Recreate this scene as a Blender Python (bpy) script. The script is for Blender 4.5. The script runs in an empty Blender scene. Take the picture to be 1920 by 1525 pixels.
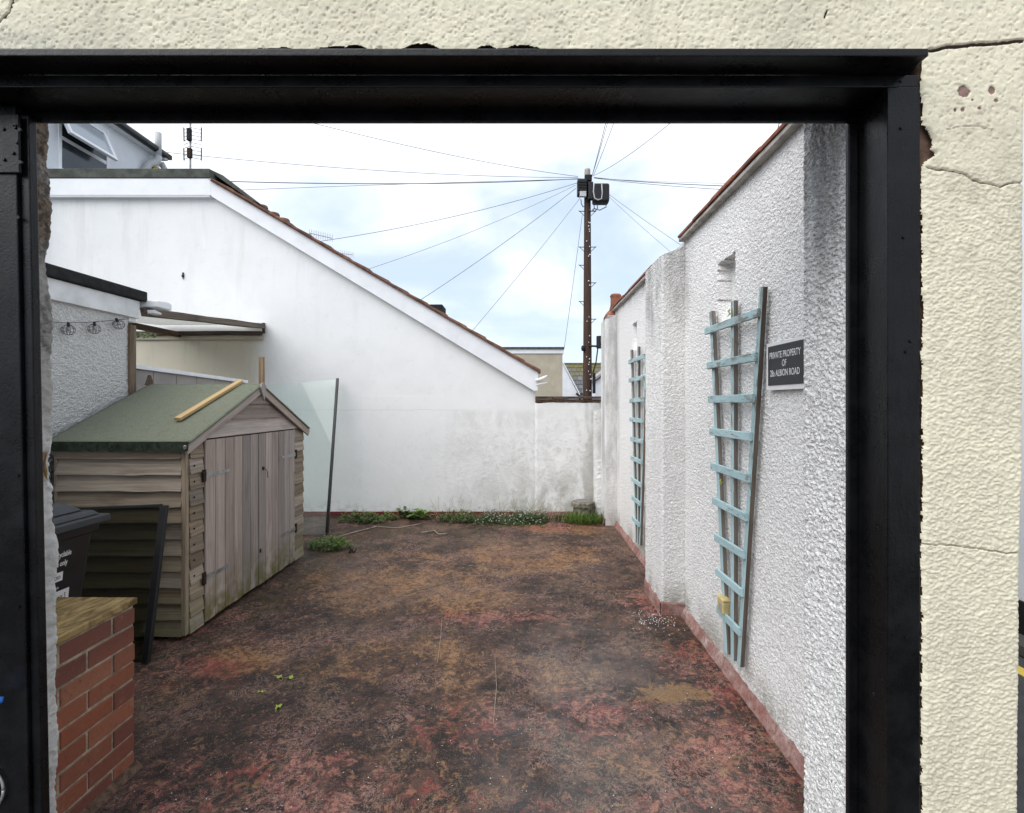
import bpy, bmesh, math, random
import numpy as np
from mathutils import Matrix, Vector
random.seed(7); RNG = np.random.default_rng(11)
R = math.radians
sc = bpy.context.scene
COL = sc.collection

# ------------------------------------------------------------------ camera
CAMZ, FPX = 1.53, 920.0
cam_d = bpy.data.cameras.new('camera'); cam = bpy.data.objects.new('camera', cam_d); COL.objects.link(cam)
cam.location = (0, 0, CAMZ); cam.rotation_euler = (R(90), 0, 0)
cam_d.sensor_width = 36.0; cam_d.lens = 36.0 * FPX / 1920
cam_d.shift_x = -20 / 1920; cam_d.shift_y = -7.5 / 1920
cam_d.clip_start = 0.05; cam_d.clip_end = 2000
sc.camera = cam

# ------------------------------------------------------------------ light
SUN_DIR = Vector((-0.50, -0.40, 0.77)).normalized()       # towards the sun
world = bpy.data.worlds.new('World'); sc.world = world; world.use_nodes = True
wn, wl = world.node_tree.nodes, world.node_tree.links
wn.clear()
w_out = wn.new('ShaderNodeOutputWorld'); w_bg = wn.new('ShaderNodeBackground'); w_bg.inputs['Strength'].default_value = 0.1
w_sky = wn.new('ShaderNodeTexSky'); w_sky.sky_type = 'NISHITA'; w_sky.sun_disc = False
w_sky.sun_elevation = math.asin(SUN_DIR.z); w_sky.sun_rotation = math.atan2(SUN_DIR.x, SUN_DIR.y)
w_sky.air_density = 1.0; w_sky.dust_density = 1.5
w_tc = wn.new('ShaderNodeTexCoord'); w_sep = wn.new('ShaderNodeSeparateXYZ'); wl.new(w_tc.outputs['Generated'], w_sep.inputs[0])
w_z = wn.new('ShaderNodeMath'); w_z.operation = 'ADD'; w_z.inputs[1].default_value = 0.22
w_abs = wn.new('ShaderNodeMath'); w_abs.operation = 'ABSOLUTE'; wl.new(w_sep.outputs['Z'], w_abs.inputs[0]); wl.new(w_abs.outputs[0], w_z.inputs[0])
w_dx = wn.new('ShaderNodeMath'); w_dx.operation = 'DIVIDE'; wl.new(w_sep.outputs['X'], w_dx.inputs[0]); wl.new(w_z.outputs[0], w_dx.inputs[1])
w_dy = wn.new('ShaderNodeMath'); w_dy.operation = 'DIVIDE'; wl.new(w_sep.outputs['Y'], w_dy.inputs[0]); wl.new(w_z.outputs[0], w_dy.inputs[1])
w_cmb = wn.new('ShaderNodeCombineXYZ'); wl.new(w_dx.outputs[0], w_cmb.inputs[0]); wl.new(w_dy.outputs[0], w_cmb.inputs[1]); w_cmb.inputs[2].default_value = 3.7
w_n1 = wn.new('ShaderNodeTexNoise'); w_n1.inputs['Scale'].default_value = 1.35; w_n1.inputs['Detail'].default_value = 7; w_n1.inputs['Roughness'].default_value = 0.52
w_n1.inputs['Distortion'].default_value = 0.35
wl.new(w_cmb.outputs[0], w_n1.inputs['Vector'])
w_mr = wn.new('ShaderNodeMapRange'); w_mr.interpolation_type = 'SMOOTHSTEP'
w_mr.inputs['From Min'].default_value = 0.33; w_mr.inputs['From Max'].default_value = 0.66
w_mr.inputs['To Min'].default_value = 0.0; w_mr.inputs['To Max'].default_value = 1.0
wl.new(w_n1.outputs['Fac'], w_mr.inputs['Value'])
w_thin = wn.new('ShaderNodeMix'); w_thin.data_type = 'RGBA'; w_thin.inputs[0].default_value = 0.82   # thin high veil over the blue
wl.new(w_sky.outputs['Color'], w_thin.inputs[6]); w_thin.inputs[7].default_value = (3.45, 4.1, 4.95, 1)
w_mix = wn.new('ShaderNodeMix'); w_mix.data_type = 'RGBA'
w_el = wn.new('ShaderNodeMapRange'); w_el.interpolation_type = 'SMOOTHSTEP'; wl.new(w_abs.outputs[0], w_el.inputs['Value'])
w_el.inputs['From Min'].default_value = 0.0; w_el.inputs['From Max'].default_value = 0.42; w_el.inputs['To Min'].default_value = 0.22; w_el.inputs['To Max'].default_value = 1.0
w_ml = wn.new('ShaderNodeMath'); w_ml.operation = 'MULTIPLY'; wl.new(w_mr.outputs[0], w_ml.inputs[0]); wl.new(w_el.outputs[0], w_ml.inputs[1])
wl.new(w_ml.outputs[0], w_mix.inputs[0]); wl.new(w_thin.outputs[2], w_mix.inputs[6]); w_mix.inputs[7].default_value = (5.9, 6.1, 6.4, 1)
wl.new(w_mix.outputs[2], w_bg.inputs['Color']); wl.new(w_bg.outputs[0], w_out.inputs[0])

sun_d = bpy.data.lights.new('sun', 'SUN'); sun = bpy.data.objects.new('sun', sun_d); COL.objects.link(sun)
sun_d.energy = 1.5; sun_d.angle = R(65); sun_d.color = (1.0, 0.97, 0.93)
sun.rotation_euler = SUN_DIR.to_track_quat('Z', 'Y').to_euler()
sun.location = (-4, -2, 12)

vs = sc.view_settings
vs.view_transform = 'Standard'; vs.look = 'None'; vs.gamma = 1.0; vs.use_curve_mapping = False
vs.exposure = 1.15

# ------------------------------------------------------------------ helpers
WM = {}
def put(o, parent=None, m=None):
    m = m or Matrix.Identity(4)
    if o.name not in COL.objects: COL.objects.link(o)
    if parent is not None:
        o.parent = parent; o.matrix_parent_inverse = WM[parent.name].inverted()
    o.matrix_basis = m; WM[o.name] = m.copy()
    return o
def tag(o, label=None, cat=None, group=None, kind=None):
    if label: o['label'] = label
    if cat: o['category'] = cat
    if group: o['group'] = group
    if kind: o['kind'] = kind
    return o
def thing(name, loc, label, cat, group=None, kind=None):
    o = bpy.data.objects.new(name, None); o.empty_display_size = 0.1
    put(o, None, Matrix.Translation(loc)); return tag(o, label, cat, group, kind)
def at(px, py, Y):
    return Vector(((px - 980) * Y / FPX, Y, CAMZ - (py - 755) * Y / FPX))
def frame(p, x, z):
    x = Vector(x).normalized(); z = Vector(z); z = (z - x * z.dot(x)).normalized(); y = z.cross(x)
    return Matrix(((x.x, y.x, z.x, p[0]), (x.y, y.y, z.y, p[1]), (x.z, y.z, z.z, p[2]), (0, 0, 0, 1)))
def mk(name, v, f, mat, parent=None, m=None, smooth=False):
    me = bpy.data.meshes.new(name); me.from_pydata([tuple(p) for p in v], [], f); me.update()
    for mm in (mat if isinstance(mat, (list, tuple)) else [mat]): me.materials.append(mm)
    if smooth: me.polygons.foreach_set('use_smooth', [True] * len(me.polygons))
    return put(bpy.data.objects.new(name, me), parent, m)
class MB:
    def __init__(s): s.v = []; s.f = []; s.mi = []
    def add(s, v, f, mi=0):
        o = len(s.v); s.v += [tuple(p) for p in v]; s.f += [tuple(i + o for i in q) for q in f]; s.mi += [mi] * len(f); return s
    def box(s, x0, x1, y0, y1, z0, z1, mi=0):
        v = [(x, y, z) for z in (z0, z1) for y in (y0, y1) for x in (x0, x1)]
        return s.add(v, [(0, 2, 3, 1), (4, 5, 7, 6), (0, 1, 5, 4), (2, 6, 7, 3), (0, 4, 6, 2), (1, 3, 7, 5)], mi)
    def prism(s, poly, a, b, axis='y', mi=0):
        n = len(poly)
        def P(p, t): return {'y': (p[0], t, p[1]), 'x': (t, p[0], p[1]), 'z': (p[0], p[1], t)}[axis]
        v = [P(p, a) for p in poly] + [P(p, b) for p in poly]
        f = [tuple(range(n - 1, -1, -1)), tuple(range(n, 2 * n))] + [(i, (i + 1) % n, n + (i + 1) % n, n + i) for i in range(n)]
        return s.add(v, f, mi)
    def tube(s, pts, r, n=8, mi=0, cap=True):
        pts = [Vector(p) for p in pts]; k = len(pts); rr = r if isinstance(r, (list, tuple)) else [r] * k
        v = []; f = []; up = None
        for i, p in enumerate(pts):
            d = (pts[min(i + 1, k - 1)] - pts[max(i - 1, 0)]).normalized()
            if up is None: up = Vector((0, 0, 1)) if abs(d.z) < .9 else Vector((1, 0, 0))
            a = d.cross(up).normalized(); b = a.cross(d).normalized(); up = b
            for j in range(n):
                t = 2 * math.pi * j / n; v.append(p + (a * math.cos(t) + b * math.sin(t)) * rr[i])
        for i in range(k - 1):
            for j in range(n): f.append((i * n + j, i * n + (j + 1) % n, (i + 1) * n + (j + 1) % n, (i + 1) * n + j))
        if cap: f += [tuple(range(n - 1, -1, -1)), tuple(range((k - 1) * n, k * n))]
        return s.add(v, f, mi)
    def lathe(s, prof, c, n=20, mi=0):
        v = []; f = []; k = len(prof)
        for (r, z) in prof:
            for j in range(n): t = 2 * math.pi * j / n; v.append((c[0] + r * math.cos(t), c[1] + r * math.sin(t), c[2] + z))
        for i in range(k - 1):
            for j in range(n): f.append((i * n + j, i * n + (j + 1) % n, (i + 1) * n + (j + 1) % n, (i + 1) * n + j))
        f += [tuple(range(n - 1, -1, -1)), tuple(range((k - 1) * n, k * n))]
        return s.add(v, f, mi)
    def build(s, name, mat, parent=None, m=None, smooth=False, bevel=0.0, seg=1):
        o = mk(name, s.v, s.f, mat, parent, m)
        if any(s.mi): o.data.polygons.foreach_set('material_index', s.mi)
        bm = bmesh.new(); bm.from_mesh(o.data); bmesh.ops.recalc_face_normals(bm, faces=bm.faces)
        if bevel:
            es = [e for e in bm.edges if len(e.link_faces) == 2 and e.calc_face_angle(0) > 0.5]
            bmesh.ops.bevel(bm, geom=es, offset=bevel, segments=seg, affect='EDGES', profile=0.6, clamp_overlap=True)
        if smooth:
            for fc in bm.faces: fc.smooth = True
        bm.to_mesh(o.data); bm.free()
        return o
def bar_data(L, W, T, n=2, ch=0.0025, wav=0.0, seed=0, taper=0.0, twomat=False):
    """bar along local X, width Y, thickness Z from 0 to T; chamfered, optionally with uneven edges"""
    rg = random.Random(seed); v = []; f = []; mi = []
    c = min(ch, W * .3, T * .3)
    for i in range(n):
        x = L * i / (n - 1); a = rg.uniform(-wav, wav); b = rg.uniform(-wav, wav); y0 = -W / 2 + a; y1 = W / 2 + b
        t1 = T; t0 = T * (1 - taper)                       # lower edge thick, upper edge thin when tapered
        q = [(y0, c), (y0 + c, 0), (y1 - c, 0), (y1, c), (y1, t0 - c), (y1 - c, t0), (y0 + c, t1), (y0, t1 - c)]
        v += [(x, y, z) for y, z in q]
    for i in range(n - 1):
        for j in range(8):
            f.append((i * 8 + j, i * 8 + (j + 1) % 8, (i + 1) * 8 + (j + 1) % 8, (i + 1) * 8 + j))
            mi.append(0 if j in (4, 5, 6) or not twomat else 1)
    f += [tuple(range(7, -1, -1)), tuple(range((n - 1) * 8, n * 8))]; mi += [1 if twomat else 0] * 2
    return v, f, mi
def bar(name, p0, p1, W, T, normal, mat, parent=None, **k):
    p0, p1 = Vector(p0), Vector(p1); L = (p1 - p0).length
    v, f, mi = bar_data(L, W, T, **k)
    o = mk(name, v, f, mat, parent, frame(p0, p1 - p0, normal))
    if any(mi): o.data.polygons.foreach_set('material_index', mi)
    bm = bmesh.new(); bm.from_mesh(o.data); bmesh.ops.recalc_face_normals(bm, faces=bm.faces); bm.to_mesh(o.data); bm.free()
    return o
# value noise on numpy arrays
def _hash(ix, iy, s):
    h = (ix.astype(np.int64) * 374761393 + iy.astype(np.int64) * 668265263 + s * 1442695041) & 0xffffffff
    h = ((h ^ (h >> 13)) * 1274126177) & 0xffffffff
    return ((h ^ (h >> 16)) & 0xffff) / 65535.0
def vn(x, y, sc_, s=0):
    x = x * sc_; y = y * sc_; ix = np.floor(x); iy = np.floor(y); fx = x - ix; fy = y - iy
    fx = fx * fx * (3 - 2 * fx); fy = fy * fy * (3 - 2 * fy)
    a = _hash(ix, iy, s); b = _hash(ix + 1, iy, s); c = _hash(ix, iy + 1, s); d = _hash(ix + 1, iy + 1, s)
    return (a * (1 - fx) + b * fx) * (1 - fy) + (c * (1 - fx) + d * fx) * fy
def fbm(x, y, sc_, o=4, s=0):
    t = 0; a = .5; n = 0
    for i in range(o): t = t + a * vn(x, y, sc_ * 2 ** i, s + i * 17); n += a; a *= .5
    return t / n
def roughcast(u, v, size=0.014, s=0):
    """thrown render: rounded lumps and hollows, height 0..1"""
    wu = u + 0.5 * size * (vn(u, v, 1 / size, s + 51) - .5); wv = v + 0.5 * size * (vn(u, v, 1 / size, s + 61) - .5)
    a = vn(wu * .8, wv * 1.1, 1 / size, s); b = vn(wu, wv, 2.1 / size, s + 5)
    h = np.clip((a * .68 + b * .32 - .34) / .36, 0, 1)
    return h * h * (3 - 2 * h) * .8 + b * .2
def grid_obj(name, P, keep, mat, parent=None, attrs=None, smooth=True):
    """P: (nu,nv,3) array of points; keep: (nu-1,nv-1) bool of faces"""
    nu, nv = P.shape[:2]; idx = np.arange(nu * nv).reshape(nu, nv)
    q = np.stack([idx[:-1, :-1], idx[1:, :-1], idx[1:, 1:], idx[:-1, 1:]], -1).reshape(-1, 4)
    if keep is not None: q = q[keep.reshape(-1)]
    used = np.unique(q); rm = np.full(nu * nv, -1); rm[used] = np.arange(len(used)); q = rm[q]
    V = P.reshape(-1, 3)[used]
    me = bpy.data.meshes.new(name); me.vertices.add(len(V)); me.vertices.foreach_set('co', V.astype(np.float32).ravel())
    me.loops.add(q.size); me.loops.foreach_set('vertex_index', q.astype(np.int32).ravel())
    me.polygons.add(len(q)); me.polygons.foreach_set('loop_start', np.arange(0, q.size, 4, dtype=np.int32))
    me.polygons.foreach_set('loop_total', np.full(len(q), 4, dtype=np.int32))
    me.update(calc_edges=True)
    if smooth: me.polygons.foreach_set('use_smooth', np.ones(len(q), dtype=bool))
    for k, a in (attrs or {}).items():
        at_ = me.attributes.new(k, 'FLOAT', 'POINT'); at_.data.foreach_set('value', a.reshape(-1)[used].astype(np.float32))
    me.materials.append(mat)
    return put(bpy.data.objects.new(name, me), parent)

# ------------------------------------------------------------------ materials
class G:
    def __init__(s, name, rough=.7, spec=.3, metal=0.0):
        s.m = bpy.data.materials.new(name); s.m.use_nodes = True; s.t = s.m.node_tree; s.b = s.t.nodes['Principled BSDF']
        s.b.inputs['Roughness'].default_value = rough; s.b.inputs['Specular IOR Level'].default_value = spec; s.b.inputs['Metallic'].default_value = metal
    def nd(s, ty, ins=(), **kw):
        n = s.t.nodes.new(ty)
        for k, v in kw.items(): setattr(n, k, v)
        for k, v in (ins.items() if isinstance(ins, dict) else enumerate(ins)): s.set(n.inputs[k], v)
        return n
    def set(s, sock, v):
        if isinstance(v, bpy.types.NodeSocket): s.t.links.new(v, sock)
        elif isinstance(v, tuple) and len(v) == 3 and sock.type == 'RGBA': sock.default_value = (*v, 1)
        else: sock.default_value = v
    def pos(s): return s.nd('ShaderNodeNewGeometry').outputs['Position']
    def obc(s): return s.nd('ShaderNodeTexCoord').outputs['Object']
    def rnd(s): return s.nd('ShaderNodeObjectInfo').outputs['Random']
    def attr(s, n): return s.nd('ShaderNodeAttribute', attribute_name=n).outputs['Fac']
    def xyz(s, v): return s.nd('ShaderNodeSeparateXYZ', [v]).outputs
    def math(s, op, a, b=0.0, clamp=False):
        n = s.nd('ShaderNodeMath', [a, b], operation=op); n.use_clamp = clamp; return n.outputs[0]
    def vmap(s, v, scale=(1, 1, 1), loc=(0, 0, 0)):
        return s.nd('ShaderNodeMapping', {'Vector': v, 'Scale': scale, 'Location': loc}).outputs[0]
    def noise(s, v, sc_, det=5, ro=.6, dist=0.0):
        return s.nd('ShaderNodeTexNoise', {'Vector': v, 'Scale': sc_, 'Detail': det, 'Roughness': ro, 'Distortion': dist}).outputs['Fac']
    def vor(s, v, sc_, feature='F1'):
        return s.nd('ShaderNodeTexVoronoi', {'Vector': v, 'Scale': sc_}, feature=feature).outputs['Distance']
    def step(s, v, a, b, lo=0.0, hi=1.0):
        return s.nd('ShaderNodeMapRange', {'Value': v, 'From Min': a, 'From Max': b, 'To Min': lo, 'To Max': hi}, interpolation_type='SMOOTHSTEP').outputs[0]
    def mix(s, f, a, b, mode='MIX'):
        n = s.nd('ShaderNodeMix', data_type='RGBA', blend_type=mode); s.set(n.inputs[0], f); s.set(n.inputs[6], a); s.set(n.inputs[7], b); return n.outputs[2]
    def blob(s, x, y, cx, cy, rx, ry, soft=1.0):
        a = s.math('DIVIDE', s.math('SUBTRACT', x, cx), rx); b = s.math('DIVIDE', s.math('SUBTRACT', y, cy), ry)
        d = s.math('ADD', s.math('MULTIPLY', a, a), s.math('MULTIPLY', b, b))
        return s.step(d, 0.0, 1.0 * soft, 1.0, 0.0)
    def bump(s, h, st=.3, d=.01, prev=None):
        n = s.nd('ShaderNodeBump', {'Height': h, 'Strength': st, 'Distance': d})
        if prev is not None: s.set(n.inputs['Normal'], prev)
        return n.outputs[0]
    def done(s, col=None, rough=None, nrm=None):
        if col is not None: s.set(s.b.inputs['Base Color'], col)
        if rough is not None: s.set(s.b.inputs['Roughness'], rough)
        if nrm is not None: s.set(s.b.inputs['Normal'], nrm)
        return s.m
def plain(name, col, rough=.6, var=.25, sc_=12, spec=.3, metal=0.0, bump=.15, bsc=60):
    g = G(name, rough, spec, metal); p = g.obc(); n = g.noise(p, sc_, 5)
    d = tuple(c * (1 - var) for c in col); l = tuple(min(1, c * (1 + var)) for c in col)
    c = g.mix(g.step(n, .3, .7), d, l)
    return g.done(c, g.step(n, .2, .8, max(.05, rough - .12), min(1, rough + .12)), g.bump(g.noise(p, bsc, 4), bump, .004) if bump else None)
def wood(name, light, dark, stain, green=0.0, gl=(.16, .17, .07)):
    """grain runs along local X"""
    g = G(name, .8, .2); o = g.obc(); r = g.rnd()
    off = g.nd('ShaderNodeCombineXYZ', [g.math('MULTIPLY', r, 37.0), g.math('MULTIPLY', r, 11.0), g.math('MULTIPLY', r, 23.0)]).outputs[0]
    v = g.nd('ShaderNodeVectorMath', [o, off], operation='ADD').outputs[0]
    warp = g.noise(g.vmap(v, (2.2, 9, 9)), 1.0, 3)
    gr = g.noise(g.vmap(v, (1.3, 42, 30)), 1.0, 7, .62, 1.1)
    gr2 = g.noise(g.vmap(v, (5, 240, 120)), 1.0, 3, .7)
    c = g.mix(g.step(gr, .34, .66), dark, light)
    c = g.mix(g.math('MULTIPLY', g.step(gr2, .52, .75), .45), c, tuple(x * .55 for x in dark))
    c = g.mix(g.math('MULTIPLY', g.step(warp, .52, .72), .55), c, stain)
    kn = g.vor(g.vmap(v, (2.2, 6.0, 1.0)), 1.0)
    c = g.mix(g.step(kn, .03, .085, .75, 0.0), c, tuple(x * .35 for x in dark))
    hv = g.nd('ShaderNodeHueSaturation', {'Hue': .5, 'Saturation': g.step(r, 0, 1, .75, 1.15), 'Value': g.step(g.math('FRACT', g.math('MULTIPLY', r, 7.31)), 0, 1, .70, 1.18), 'Color': c}).outputs[0]
    if green:
        P = g.pos(); z = g.xyz(P)[2]
        m = g.math('MULTIPLY', g.step(z, .03, .42, 1, 0), g.step(g.noise(P, 9, 5), .35, .6), True)
        hv = g.mix(g.math('MULTIPLY', m, green), hv, gl)
    return g.done(hv, None, g.bump(gr, .5, .004, g.bump(gr2, .3, .002)))
def white_render(name, base=(.78, .78, .765), dirt_and_shade=(.34, .335, .31), amount=.5, sc_=2.2, fine=90, spec=.25, bumpd=.004):
    g = G(name, .75, spec); P = g.pos()
    big = g.noise(g.vmap(P, (1, 1, .6)), sc_, 7, .62, .3); sp = g.noise(P, fine, 3, .6)
    c = g.mix(g.math('MULTIPLY', g.step(big, .48, .74), amount), base, dirt_and_shade)
    c = g.mix(g.math('MULTIPLY', g.step(sp, .54, .72), .35 * amount + .08), c, dirt_and_shade)
    return g, P, c, g.bump(g.noise(P, 160, 4), .35, bumpd)

def glass(name, tint, refl=.08, rough=.02, body=None, bodyf=0.0):
    m = bpy.data.materials.new(name); m.use_nodes = True; t = m.node_tree; t.nodes.clear()
    o = t.nodes.new('ShaderNodeOutputMaterial'); tr = t.nodes.new('ShaderNodeBsdfTransparent'); gl = t.nodes.new('ShaderNodeBsdfGlossy')
    lw_ = t.nodes.new('ShaderNodeLayerWeight'); lw_.inputs[0].default_value = .5; pw = t.nodes.new('ShaderNodeMath'); pw.operation = 'POWER'; pw.inputs[1].default_value = 4.0; t.links.new(lw_.outputs['Facing'], pw.inputs[0]); fr = t.nodes.new('ShaderNodeMath'); fr.operation = 'MULTIPLY_ADD'; fr.inputs[1].default_value = .35; fr.inputs[2].default_value = .014; t.links.new(pw.outputs[0], fr.inputs[0]); mx = t.nodes.new('ShaderNodeMixShader'); df = t.nodes.new('ShaderNodeBsdfDiffuse'); m2 = t.nodes.new('ShaderNodeMixShader')
    tr.inputs[0].default_value = (*tint, 1); gl.inputs['Roughness'].default_value = rough
    df.inputs[0].default_value = (*(body or tint), 1); m2.inputs[0].default_value = bodyf
    t.links.new(tr.outputs[0], m2.inputs[1]); t.links.new(df.outputs[0], m2.inputs[2])
    t.links.new(fr.outputs[0], mx.inputs[0]); t.links.new(m2.outputs[0], mx.inputs[1]); t.links.new(gl.outputs[0], mx.inputs[2]); t.links.new(mx.outputs[0], o.inputs[0])
    return m

# -- floor of the yard
def floor_mat():
    g = G('worn_painted_concrete', .5, .22); P = g.pos(); x, y, z = g.xyz(P)
    wv = g.nd('ShaderNodeVectorMath', [P, g.nd('ShaderNodeVectorMath', {0: g.nd('ShaderNodeTexNoise', {'Vector': P, 'Scale': 3.0, 'Detail': 3}).outputs['Color'], 'Scale': .10}, operation='SCALE').outputs[0]], operation='ADD').outputs[0]
    n1 = g.noise(wv, 1.1, 5, .6, .2); n2 = g.noise(g.vmap(wv, (1, 1, 1), (9, 4, 0)), 2.0, 6, .65, .3); n3 = g.noise(g.vmap(wv, (1, 1, 1), (3, 17, 0)), 7.5, 9, .78, .5)
    fa = g.noise(g.vmap(wv, (1, 1, 1), (5, 2, 1)), 23, 9, .80, .9); fb_ = g.noise(g.vmap(wv, (1, 1, 1), (15, 7, 1)), 33, 8, .80, .7); gr = g.noise(P, 210, 3, .7); gr2 = g.noise(P, 70, 5, .75)
    c = g.mix(g.step(n3, .42, .58), (.018, .014, .013), (.088, .054, .040))
    c = g.mix(g.step(n1, .44, .60, 0, .6), c, (.022, .018, .017))
    c = g.mix(g.step(fa, .545, .60, 0, .7), c, (.165, .100, .072))
    # brown and ochre weathering
    bo = g.blob(x, y, -.55, 3.9, 1.0, .75)
    for b in ((.1, 4.9, 1.4, .8), (-1.3, 4.4, .8, .9), (-.7, 3.0, .8, .45), (.4, 6.0, 1.3, .45), (.7, 2.2, .5, .35), (-1.6, 3.0, .5, .4), (-.1, 2.7, .7, .4)): bo = g.math('ADD', bo, g.blob(x, y, *b), True)
    om = g.math('ADD', g.math('ADD', g.math('MULTIPLY', n2, .40), g.math('MULTIPLY', fb_, .60)), g.math('MULTIPLY', bo, .085))
    c = g.mix(g.step(om, .55, .61, 0, .85), c, g.mix(g.step(fa, .44, .57), (.105, .053, .028), (.34, .205, .105)))
    # what is left of the red paint
    br = g.blob(x, y, -1.15, 1.95, .7, .30)
    for b in ((.95, 2.0, .6, .5), (1.0, 2.75, .35, .55), (.95, 3.75, .3, .55), (-2.15, 3.35, .30, .45), (.15, 1.80, .7, .25), (-.2, 3.5, .9, .2), (-1.9, 2.75, .5, .3), (.5, 6.0, .9, .35), (.45, 2.35, .5, .40), (-.3, 2.35, .45, .3), (-.6, 1.9, .5, .3)):
        br = g.math('ADD', br, g.blob(x, y, *b), True)
    rm = g.math('ADD', g.math('ADD', g.math('MULTIPLY', n1, .20), g.math('ADD', g.math('MULTIPLY', n3, .30), g.math('MULTIPLY', fa, .50))), g.math('MULTIPLY', br, .058))
    red = g.mix(g.step(fb_, .44, .57), (.120, .042, .034), (.42, .205, .165)); red = g.mix(g.step(n2, .50, .60, 0, .7), red, (.20, .052, .044))
    c = g.mix(g.step(rm, .545, .60, 0, .88), c, red)
    pk = g.math('ADD', g.math('MULTIPLY', g.noise(g.vmap(wv, (1, 1, 1), (31, 13, 5)), 5.2, 9, .8, .6), .75), g.math('MULTIPLY', br, .035))
    c = g.mix(g.step(g.math('ADD', pk, g.math('MULTIPLY', fb_, .25)), .65, .69, 0, .8), c, g.mix(g.step(fa, .45, .56), (.34, .085, .075), (.52, .27, .235)))
    # black grime lying over both
    bk = g.math('ADD', g.math('MULTIPLY', g.noise(g.vmap(wv, (1, 1, 1), (21, 3, 5)), 3.4, 9, .78, .4), .6), g.math('MULTIPLY', fb_, .4))
    c = g.mix(g.step(bk, .51, .565, 0, .72), c, (.017, .0135, .0125))
    # filigree of flaking edges, pale pink and tan
    wm = g.math('ABSOLUTE', g.math('SUBTRACT', g.noise(g.vmap(wv, (1, 1, 1), (1, 7, 3)), 17, 8, .76, 1.2), .5))
    fm = g.math('MULTIPLY', g.step(wm, .0, .020, 1, 0), g.step(g.noise(g.vmap(P, (1, 1, 1), (2, 2, 8)), 2.6, 6, .7), .44, .58))
    c = g.mix(g.math('MULTIPLY', fm, .8), c, g.mix(g.step(n2, .42, .58), (.52, .33, .28), (.40, .29, .19)))
    # ochre filler patch with ragged edges
    oy = g.step(g.math('ADD', g.blob(x, y, .80, 2.58, .27, .12), g.math('MULTIPLY', g.math('SUBTRACT', g.math('ADD', g.math('MULTIPLY', fa, .5), g.math('MULTIPLY', fb_, .5)), .5), 9.0)), .45, .62, 0, .8)
    c = g.mix(oy, c, g.mix(g.step(gr2, .4, .6), (.17, .105, .05), (.30, .195, .095)))
    for (ax, ay, bx_, by_) in ((-1.12, 4.85, -.42, 4.62), (-.95, 3.90, -.50, 4.28), (-.62, 4.62, -.40, 4.55)):
        L_ = math.hypot(bx_ - ax, by_ - ay); ux_, uy_ = (bx_ - ax) / L_, (by_ - ay) / L_
        tt = g.math('ADD', g.math('MULTIPLY', g.math('SUBTRACT', x, ax), ux_), g.math('MULTIPLY', g.math('SUBTRACT', y, ay), uy_)); dd = g.math('ABSOLUTE', g.math('ADD', g.math('SUBTRACT', g.math('MULTIPLY', g.math('SUBTRACT', x, ax), -uy_), g.math('MULTIPLY', g.math('SUBTRACT', y, ay), -ux_)), g.math('MULTIPLY', g.math('SUBTRACT', n3, .5), .06)))
        c = g.mix(g.math('MULTIPLY', g.step(dd, .004, .011, .85, 0), g.math('MULTIPLY', g.step(tt, 0, .03), g.step(tt, L_ - .03, L_, 1, 0))), c, (.012, .010, .010))
    # green algae by the shed and the back wall
    gm = g.math('ADD', g.blob(x, y, -2.05, 4.3, .45, 1.4), g.blob(x, y, -1.3, 5.6, 1.2, .6), True)
    gm = g.math('MULTIPLY', gm, g.step(g.noise(P, 4.5, 6, .7), .42, .66))
    c = g.mix(g.math('MULTIPLY', gm, .55), c, (.060, .055, .026))
    c = g.mix(g.step(gr2, .54, .64, 0, .7), c, (.016, .0125, .0115)); c = g.mix(g.step(gr, .59, .68, 0, .55), c, (.42, .33, .28))
    c = g.mix(g.step(gr, .24, .42, .6, 0), c, (.013, .011, .011))
    h = g.math('ADD', g.math('MULTIPLY', fa, .7), g.math('ADD', g.math('MULTIPLY', gr2, .45), g.math('MULTIPLY', gr, .3)))
    ro = g.math('ADD', g.math('SUBTRACT', g.step(n1, .35, .65, .46, .66), g.math('MULTIPLY', g.blob(x, y, .45, 2.6, .55, .9), .12)), g.math('MULTIPLY', g.math('SUBTRACT', gr, .5), .35))
    wet = g.math('MULTIPLY', g.blob(x, y, .38, 2.3, .75, 1.35), g.step(n2, .34, .56))
    g.set(g.b.inputs['Specular IOR Level'], g.math('ADD', .20, g.math('MULTIPLY', wet, .85)))
    ro = g.math('SUBTRACT', ro, g.math('MULTIPLY', wet, .10))
    c = g.nd('ShaderNodeHueSaturation', {'Hue': .494, 'Saturation': 1.08, 'Value': 1.12, 'Color': c}).outputs[0]
    return g.done(c, ro, g.bump(h, .7, .011))

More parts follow.
